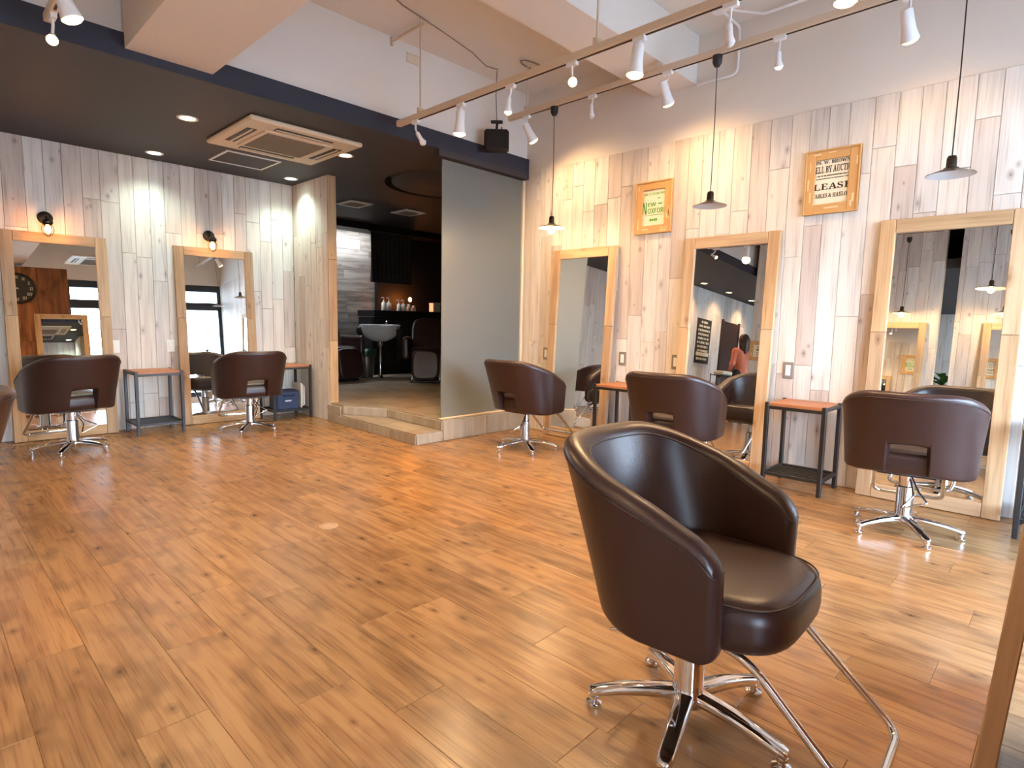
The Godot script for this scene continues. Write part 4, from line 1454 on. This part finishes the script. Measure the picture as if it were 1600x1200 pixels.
func make_reflected() -> void:
	# clock on the brown pier
	var o := thing("wall_clock", Vector3(1.34, 2.2, 0.063), "large round dark clock with pale roman numerals on the brown boards", "clock", "", PI)
	var st := begin()
	lathe(st, [Vector2(0.0, 0.0), Vector2(0.26, 0.0), Vector2(0.265, 0.02), Vector2(0.255, 0.035), Vector2(0.24, 0.03), Vector2(0.235, 0.02)], 48, Transform3D(Basis(Vector3.RIGHT, PI / 2), Vector3.ZERO))
	part("rim", st, M.bronze, o)
	st = begin()
	lathe(st, [Vector2(0.238, 0.018), Vector2(0.0, 0.02)], 48, Transform3D(Basis(Vector3.RIGHT, PI / 2), Vector3.ZERO))
	part("dial", st, M.clock_face, o)
	var R := ["XII", "I", "II", "III", "IV", "V", "VI", "VII", "VIII", "IX", "X", "XI"]
	for k in 12:
		var a := PI / 2 - TAU * k / 12
		words(o, R[k], Vector3(cos(a) * 0.19, sin(a) * 0.19, 0.0215), 0.05, 0.016 + 0.014 * R[k].length(), M.clock_ink, "numeral")
	st = begin()
	box(st, Vector3(-0.05, 0.0, 0.026), Vector3(0.13, 0.012, 0.003), 0.0)
	part("hour_hand", st, M.clock_ink, o, Transform3D(Basis(Vector3.BACK, deg_to_rad(150)), Vector3.ZERO))
	st = begin()
	box(st, Vector3(0.06, 0.0, 0.029), Vector3(0.17, 0.009, 0.003), 0.0)
	part("minute_hand", st, M.clock_ink, o, Transform3D(Basis(Vector3.BACK, deg_to_rad(25)), Vector3.ZERO))
	# black poster on the grey wall beyond
	o = thing("text_poster", Vector3(-2.7, 1.51, -5.598), "tall black poster of white lettering on the grey board wall", "poster")
	boxpart("panel", Vector3(0, 0, 0.008), Vector3(0.62, 0.92, 0.016), M.ink, o, 0.002)
	for k in 10:
		if k == 8: boxpart("pale_band", Vector3(0, -0.27, 0.017), Vector3(0.56, 0.075, 0.002), M.paper, o, 0.0)
		else: blurred_line(o, Vector3(0.02, 0.39 - 0.084 * k, 0.0172), 0.05, 0.28 if k == 0 else 0.46 + 0.04 * (k % 3), M.paper)
	var dr := struct("door_1", "dark brown doorway in the grey board wall, seen in a mirror")
	boxpart("leaf", Vector3(-3.95, 1.02, -5.585), Vector3(0.8, 2.04, 0.03), M.door_dark, dr, 0.004)
	boxpart("jamb", Vector3(-3.53, 1.03, -5.58), Vector3(0.05, 2.08, 0.05), M.door_dark, dr, 0.003)
	boxpart("jamb", Vector3(-4.38, 1.03, -5.58), Vector3(0.05, 2.08, 0.05), M.door_dark, dr, 0.003)
	make_person(Vector3(-2.76, 0, -4.76), deg_to_rad(215))
	make_downlight(-1.95, -5.32, true, "warm downlight over the grey boards on the far side of the black poster", 2.6)
	make_downlight(-3.1, -5.32, true, "warm downlight between the black poster and the brown doorway", 2.6)
	make_downlight(-4.3, -5.32, true, "warm downlight beyond the brown doorway", 2.6)
	# towel trolley before the doorway
	o = thing("towel_trolley", Vector3(-2.0, 0, -4.78), "black wire trolley with folded cream towels, beside the person in salmon", "trolley")
	for sx in [-0.2, 0.2]:
		for sz in [-0.15, 0.15]:
			st = begin()
			tube(st, [Vector3(sx, 0, sz), Vector3(sx, 0.85, sz)], 0.01, 6)
			part("post", st, M.steel_black, o)
	for y in [0.25, 0.55, 0.82]:
		boxpart("shelf", Vector3(0, y, 0), Vector3(0.42, 0.012, 0.32), M.steel_black, o, 0.002)
	st = begin()
	cushion(st, Vector3(0, 0, 0), 0.19, 0.13, 0.828, 0.91, 0.03, 4.0)
	part("towels", st, M.paper, o)
	make_plant(Vector3(-2.1, 0, -1.42), 1.12, 11, 0.5, 0.13, "potted plant with broad green leaves behind the partition gap")
	make_plant(Vector3(3.98, 0, 0.85), 1.14, 26, 0.36, 0.04, "spiky potted plant by the shop window corner")
	# street outside
	solid("ground", Vector3(-25, -0.3, ZW + 0.2), Vector3(30, -0.06, 30), M.pavement, null, "pale pavement outside the shop window")

func make_small() -> void:
	# bag and magazines on the shelf of the table in the corner
	var o := thing("storage_bag", Vector3(2.83, 0.105, -6.2), "dark blue fabric bag on the lower shelf of the corner table", "bag")
	var st := begin()
	cushion(st, Vector3.ZERO, 0.13, 0.11, 0.0, 0.20, 0.02, 6.0)
	part("bag_body", st, M.bag_blue, o)
	boxpart("rim", Vector3(0, 0.2, 0), Vector3(0.25, 0.012, 0.21), M.towel_navy, o, 0.004)
	boxpart("print", Vector3(-0.005, 0.10, 0.1115), Vector3(0.07, 0.016, 0.002), M.bag_trim, o, 0.0)
	st = begin()
	tube(st, fillet([Vector3(-0.06, 0.17, 0.112), Vector3(-0.06, 0.155, 0.118), Vector3(0.06, 0.155, 0.118), Vector3(0.06, 0.17, 0.112)], 0.01), 0.006, 6)
	part("handle", st, M.towel_navy, o)
	for k in 3:
		var m := thing("magazine", Vector3(2.99 + 0.016 * k, 0.106, -6.22), ["white magazine standing beside the blue bag", "pale green magazine standing between two others", "black folder standing at the end of the table shelf"][k], "magazine")
		boxpart("cover", Vector3(0, 0.14, 0), Vector3(0.011, 0.27 - 0.03 * k, 0.2), [M.paper_white, M.book_green, M.black_plastic][k], m, 0.001)
		boxpart("pages", Vector3(0, 0.14, 0.003), Vector3(0.008, 0.262 - 0.03 * k, 0.2), M.paper_white, m, 0.0)
	# floor socket lid
	o = thing("floor_socket", Vector3(1.494, 0.0005, -2.781), "round pale floor socket cover set into the planks", "floor socket")
	st = begin()
	lathe(st, [Vector2(0.0, 0.0), Vector2(0.05, 0.0), Vector2(0.05, 0.002), Vector2(0.045, 0.004), Vector2(0.0, 0.0045)], 36)
	part("cover", st, M.socket_lid, o)
	st = begin()
	lathe(st, [Vector2(0.037, 0.0045), Vector2(0.037, 0.0052), Vector2(0.034, 0.0052), Vector2(0.034, 0.0045)], 36)
	part("ring", st, M.switch_frame, o)
	# speaker hanging at the end of the second rail
	o = thing("hanging_speaker", Vector3(3.86, 2.74, -3.975), "small black loudspeaker hanging from the rail end", "speaker", "", deg_to_rad(-45))
	st = begin()
	box(st, Vector3.ZERO, Vector3(0.225, 0.185, 0.13), 0.02)
	part("cabinet", st, M.black_plastic, o)
	boxpart("grille", Vector3(0, 0, 0.066), Vector3(0.2, 0.16, 0.006), M.speaker_cloth, o, 0.003)
	st = begin()
	tube(st, [Vector3(0, 0.09, 0), Vector3(0, 0.125, 0), Vector3(0.004, 0.165, 0)], 0.012, 8)
	tube(st, [Vector3(0.045, 0.09, 0.0), Vector3(0.045, 0.125, 0.0)], 0.006, 6)
	part("bracket", st, M.black_plastic, o)
	boxpart("rail_clamp", Vector3(0, 0.168, 0), Vector3(0.11, 0.022, 0.045), M.black_plastic, o, 0.006)
	st = begin()
	tube(st, [Vector3(0.0, 0.175, 0), Vector3(-0.012, 0.4, 0.0), Vector3(-0.006, YC - 2.74, 0)], 0.0035, 6)
	part("cable", st, M.black_plastic, o)
	# conduit and cables on the white ceiling
	o = thing("ceiling_conduit", Vector3(2.84, 3.31, -4.14), "white pipe bracket from the upper wall to the track hanger", "conduit")
	st = begin()
	tube(st, [Vector3(0, 0, 0.0), Vector3(0, 0, 0.42)], 0.011, 8)
	tube(st, [Vector3(0, -0.03, 0.0), Vector3(0, 0.03, 0.0)], 0.011, 8)
	part("pipe", st, M.rail_paint, o)
	o = thing("ceiling_cable", Vector3(0, YC - 0.012, 0), "thin grey cable strung loosely along the white ceiling", "cable")
	st = begin()
	tube(st, [Vector3(2.3, 0, -3.55), Vector3(2.6, -0.01, -3.66), Vector3(2.84, 0.0, -3.72), Vector3(3.05, -0.03, -3.72), Vector3(3.35, -0.06, -3.75), Vector3(3.6, -0.06, -3.85), Vector3(3.82, 0.0, -3.93)], 0.005, 6)
	part("cable_run", st, M.switch_frame, o)
	o = thing("junction_box", Vector3(XR - 0.35, YC - 0.045, -2.0), "white round junction box with bent conduit beside the cross beam", "junction box")
	st = begin()
	lathe(st, [Vector2(0.0, -0.02), Vector2(0.05, -0.02), Vector2(0.05, 0.03), Vector2(0.0, 0.03)], 24)
	part("box_body", st, M.white_metal, o)
	st = begin()
	tube(st, fillet([Vector3(0, 0, 0), Vector3(0.34, 0, 0.0), Vector3(0.34, -0.33, -0.0), Vector3(0.34, -0.33, -0.32)], 0.05), 0.01, 8)
	tube(st, [Vector3(0, 0.005, 0), Vector3(0.28, 0.005, 0.2), Vector3(0.30, 0.005, 1.6)], 0.01, 8)
	part("conduit", st, M.white_metal, o)
	o = thing("cable_ring", Vector3(3.95, YC - 0.02, -3.62), "coil of grey cable on the white ceiling above the loudspeaker", "cable")
	st = begin()
	var coil := []
	for k in 40:
		var a := TAU * k / 20.0
		coil.append(Vector3(cos(a) * (0.13 + 0.001 * k), -0.0004 * k, sin(a) * 0.05))
	tube(st, coil, 0.005, 6)
	part("coil", st, M.switch_frame, o)
	boxpart("clip", Vector3(-0.13, 0.004, 0), Vector3(0.05, 0.02, 0.03), M.white_metal, o, 0.003)
	o = thing("wall_patch_plate", Vector3(3.05, 3.24, ZF - 0.028), "small tan cover plate high on the white upper wall", "plate")
	boxpart("cover", Vector3(0, 0, 0.003), Vector3(0.13, 0.07, 0.006), M.ac_plastic, o, 0.001)
	boxpart("lip", Vector3(0, 0.036, 0.005), Vector3(0.134, 0.006, 0.01), M.rail_paint, o, 0.001)
	# access hatch in the dark ceiling
	o = thing("access_hatch", Vector3(2.335, YD, -5.83), "dark ceiling hatch outlined by a thin white frame", "hatch")
	boxpart("hatch_panel", Vector3(0, -0.002, 0), Vector3(0.47, 0.006, 0.43), M.dark_paint, o, 0.0)
	for s in [-1.0, 1.0]:
		boxpart("edge", Vector3(s * 0.24, -0.004, 0), Vector3(0.02, 0.01, 0.46), M.white_metal, o, 0.001)
		boxpart("edge", Vector3(0, -0.004, s * 0.22), Vector3(0.46, 0.01, 0.02), M.white_metal, o, 0.001)

func _ready() -> void:
	rng.seed = 20240611
	make_view()
	make_materials()
	make_floor()
	make_shell()
	make_platform()

	# mirrors
	var NZ := Vector3.BACK
	var NX := Vector3.LEFT
	make_mirror(Vector3(0.945, 0, ZL), NZ, 0.75, 1.79, 3.0, 0.0, "leaning mirror in pale wood frame reflecting the clock and brown boards")
	make_mirror(Vector3(2.25, 0, ZL), NZ, 0.76, 1.79, 3.0, -2.0, "leaning mirror in pale wood frame reflecting the bright shop window")
	make_mirror(Vector3(XR, 0, -3.365), NX, 0.74, 1.79, 3.0, 0.0, "leaning wood-framed mirror next to the frosted glass screen")
	make_mirror(Vector3(XR, 0, -1.97), NX, 0.745, 1.79, 3.0, 0.0, "leaning wood-framed mirror on the right wall between the two framed prints")
	make_mirror(Vector3(XR, 0, -0.605), NX, 0.745, 1.79, 3.0, 0.0, "leaning wood-framed mirror reflecting hanging lamps, beside the auction print")
	make_mirror(Vector3(XP + 0.012, 0, -1.93), Vector3.RIGHT, 0.75, 1.79, 3.0, 0.0, "mirror on the partition nearer its framed bill, seen only in reflection")
	make_mirror(Vector3(XP + 0.012, 0, -0.55), Vector3.RIGHT, 0.75, 1.79, 3.0, 0.0, "mirror on the partition nearer the shop window, seen only in reflection")
	make_mirror(Vector3(1.915, 0, 0.065), Vector3.FORWARD, 0.76, 1.77, 3.8, 0.0, "orange wood framed mirror leaning on the brown pier, seen edge on")

	# chairs
	chair_parts()
	make_chair(1.46, -0.70, 88.0, 20.3, "large brown leather tub chair turned side on, footrest towards the brown pier")
	make_chair(3.71, -0.60, -8.0, 2.4, "brown tub chair facing the mirror that reflects the hanging lamps")
	make_chair(3.67, -1.96, -6.0, 12.0, "brown tub chair facing the mirror between the two framed prints")
	make_chair(3.66, -3.36, -2.0, -20.0, "brown tub chair facing the mirror next to the frosted glass")
	make_chair(2.26, -5.70, -85.0, -14.0, "brown tub chair facing the mirror that reflects the shop window")
	make_chair(0.87, -5.72, -102.0, -27.4, "brown tub chair facing the mirror with the clock reflection")
	make_chair(-0.05, -3.2, 182.0, 36.0, "brown tub chair standing apart, facing the board partition")

	# tables
	make_table(Vector3(1.59, 0, -6.24), 0.40, 0.40, 0.0, "side table between the two mirrors of the far wall")
	make_table(Vector3(2.87, 0, -6.25), 0.43, 0.38, 0.0, "side table in the far corner holding a blue bag and magazines")
	make_table(Vector3(4.21, 0, -1.30), 0.385, 0.36, PI / 2, "side table on the right wall below the auction print")
	make_table(Vector3(4.22, 0, -2.74), 0.385, 0.36, PI / 2, "side table on the right wall below the green lettered print")
	make_table(Vector3(4.20, 0, 0.03), 0.385, 0.36, PI / 2, "side table by the mirror reflecting hanging lamps, towards the shop window")

	# prints
	make_picture(Vector3(XR, 2.078, -2.66), NX, 0.345, 0.43, "small framed print with green lettering", [["ALT FOR NO", 0.004, 0.115, 0.02, 0.20], ["", 0.045, 0.075, 0.007, 0.03], ["N", -0.088, 0.0, 0.10, 0.04, false], ["EW", -0.02, 0.028, 0.03, 0.075, false], ["", 0.055, 0.03, 0.012, 0.04], ["OXFORD", 0.03, -0.025, 0.042, 0.175, false], ["", 0.0, -0.06, 0.005, 0.18], ["", 0.0, -0.1, 0.022, 0.075]], M.ink_green)
	make_picture(Vector3(XR, 2.09, -1.295), NX, 0.345, 0.43, "framed auction bill print with black lettering", [["IN. W. BROWN", 0.0, 0.132, 0.022, 0.215], ["SELL BY AUCTION", 0.009, 0.085, 0.045, 0.265], ["", 0.0, 0.043, 0.009, 0.2], ["", 0.0, 0.024, 0.006, 0.2], ["LEASE", 0.004, -0.03, 0.042, 0.235], ["STABLES & HAYLOFT", 0.0, -0.09, 0.028, 0.26]], M.ink)
	make_picture(Vector3(XP + 0.013, 1.275, -3.82), Vector3.RIGHT, 0.42, 0.34, "framed bill print on the partition, seen in a mirror", [["", 0.0, 0.065, 0.022, 0.2], ["", 0.0, 0.02, 0.04, 0.19], ["", 0.0, -0.03, 0.014, 0.2], ["", 0.0, -0.065, 0.018, 0.2]], M.ink)

	# switches
	make_switch(Vector3(XR, 0.79, -3.82), NX, "grey framed switch beside the frosted glass")
	make_switch(Vector3(XR, 0.79, -2.918), NX, "grey framed switch above the table under the green print")
	make_switch(Vector3(XR, 0.79, -2.395), NX, "grey framed switch between a table and the middle right mirror")
	make_switch(Vector3(XR, 0.785, -1.495), NX, "grey framed switch above the table under the auction print")
	make_switch(Vector3(1.352, 0.80, ZL), NZ, "white switch beside the mirror with the clock reflection", false)
	make_switch(Vector3(1.82, 0.80, ZL), NZ, "white switch beside the mirror with the window reflection", false)

	# track lighting
	make_rail("a", 2.82, 2.625, -4.03, 1.0, [-3.74, -2.1, -0.3], "long pale lighting track hung from the white ceiling on rods")
	make_rail("b", 3.9, 2.90, -3.86, 1.0, [-3.64, -2.35, -1.05, 0.6], "pale lighting track carrying pendants along the right wall")
	make_rail("c", 0.62, 2.625, -4.05, -1.2, [-3.2, -1.6], "short pale lighting track alongside the wide white beam")
	var S := 2.82
	make_spot(Vector3(S, 2.625, -3.80), Vector3(S + 0.03, 2.45, -3.74), Vector3(0.5, -0.75, 0.2), false, 0.0, "small white swivel spotlight nearest the dark fascia, angled aside")
	make_spot(Vector3(S, 2.625, -3.27), Vector3(S, 2.42, -3.285), Vector3(0.0, -1, -0.08), true, 3.25, "large lit white spotlight on the long track near the dark fascia")
	make_spot(Vector3(S, 2.625, -2.78), Vector3(S, 2.46, -2.80), Vector3(0.05, -1, -0.1), false, 0.98, "small white spotlight on the long track before the loudspeaker")
	make_spot(Vector3(S, 2.625, -2.276), Vector3(S - 0.06, 2.48, -2.22), Vector3(-0.75, -0.55, 0.6), false, 0.78, "small swivelled spotlight shining a star towards the room")
	make_spot(Vector3(S, 2.625, -1.82), Vector3(S - 0.01, 2.43, -1.835), Vector3(-0.08, -1, -0.06), true, 4.50, "large lit white spotlight in the middle of the long track")
	make_spot(Vector3(S, 2.625, -1.32), Vector3(S, 2.44, -1.317), Vector3(0.1, -1, 0.05), false, 0.0, "small unlit white spotlight on the long track between two large lit ones")
	make_spot(Vector3(S, 2.625, -0.81), Vector3(S, 2.455, -0.82), Vector3(0.0, -1, 0.0), true, 3.40, "large lit spotlight on the long track closest to the shop window")
	S = 3.9
	make_spot(Vector3(S, 2.90, -3.64), Vector3(S + 0.03, 2.68, -3.58), Vector3(0.6, -1, 0.25), true, 1.10, "lit white spotlight at the loudspeaker end of the pendant track")
	make_spot(Vector3(S, 2.90, -2.93), Vector3(S, 2.735, -2.935), Vector3(0.1, -1, 0.0), false, 0.0, "small unlit spotlight on the pendant track above the green print")
	make_spot(Vector3(S, 2.90, -2.27), Vector3(S + 0.01, 2.675, -2.26), Vector3(0.6, -1, 0.05), true, 1.00, "lit white spotlight on the pendant track below the cross beam")
	make_spot(Vector3(S, 2.90, -1.495), Vector3(S + 0.01, 2.72, -1.495), Vector3(0.3, -1, 0.0), false, 0.30, "small lit spotlight on the pendant track above the auction print")
	make_spot(Vector3(S, 2.90, -0.81), Vector3(S + 0.02, 2.67, -0.80), Vector3(0.6, -1, 0.1), true, 0.30, "lit white spotlight on the pendant track beside the last pendant")
	S = 0.62
	make_spot(Vector3(S, 2.625, -3.92), Vector3(S - 0.01, 2.49, -3.90), Vector3(-0.15, -0.55, 0.85), false, 0.78, "small spotlight on the short track flaring straight at the room")
	make_spot(Vector3(S, 2.625, -3.46), Vector3(S, 2.445, -3.45), Vector3(0.35, -1, 0.1), true, 3.25, "large lit spotlight hanging from the short track")

	# pendants
	make_pendant(3.9, 1.905, -3.325, 2.90, true, "lit enamel pendant lamp beside the frosted glass screen")
	make_pendant(3.9, 1.915, -1.90, 2.90, false, "unlit pendant lamp hanging between the two framed prints")
	make_pendant(3.9, 1.915, -0.56, 2.90, false, "unlit pendant lamp hanging beside the auction print")
	make_pendant(-0.95, 1.88, -1.82, 2.95, true, "lit pendant at the partition mirror nearer the framed bill")
	make_pendant(-0.95, 1.88, -0.70, 2.95, true, "lit pendant at the partition mirror nearer the shop window")
	make_pendant(0.0, 2.05, -0.78, 2.95, true, "lit pendant hanging in the middle of the room, seen reflected", 0.15)

	# dark ceiling fittings
	make_downlight(1.57, -4.96, true, "warm downlight between the air conditioner and the wide white beam")
	make_downlight(2.88, -4.94, true, "warm downlight between the air conditioner and the passage")
	make_downlight(1.68, -6.23, false, "cool white downlight by the far wall between the two caged lamps", 1.5)
	make_downlight(2.96, -6.20, false, "cool white downlight in the far corner by the passage", 1.7)
	make_ac(1.84, 2.78, -5.39, -4.48, YD, "beige ceiling cassette air conditioner in the dark ceiling")
	make_ac(2.15, 3.05, 0.05, 0.95, 2.86, "beige cassette air conditioner near the shop window, seen reflected")
	make_sconce(Vector3(0.89, 1.87, ZL), "black caged wall lamp above the mirror with the clock reflection")
	make_sconce(Vector3(2.215, 1.87, ZL), "black caged wall lamp above the mirror with the window reflection")

	make_shampoo_room()
	make_small()
	make_reflected()
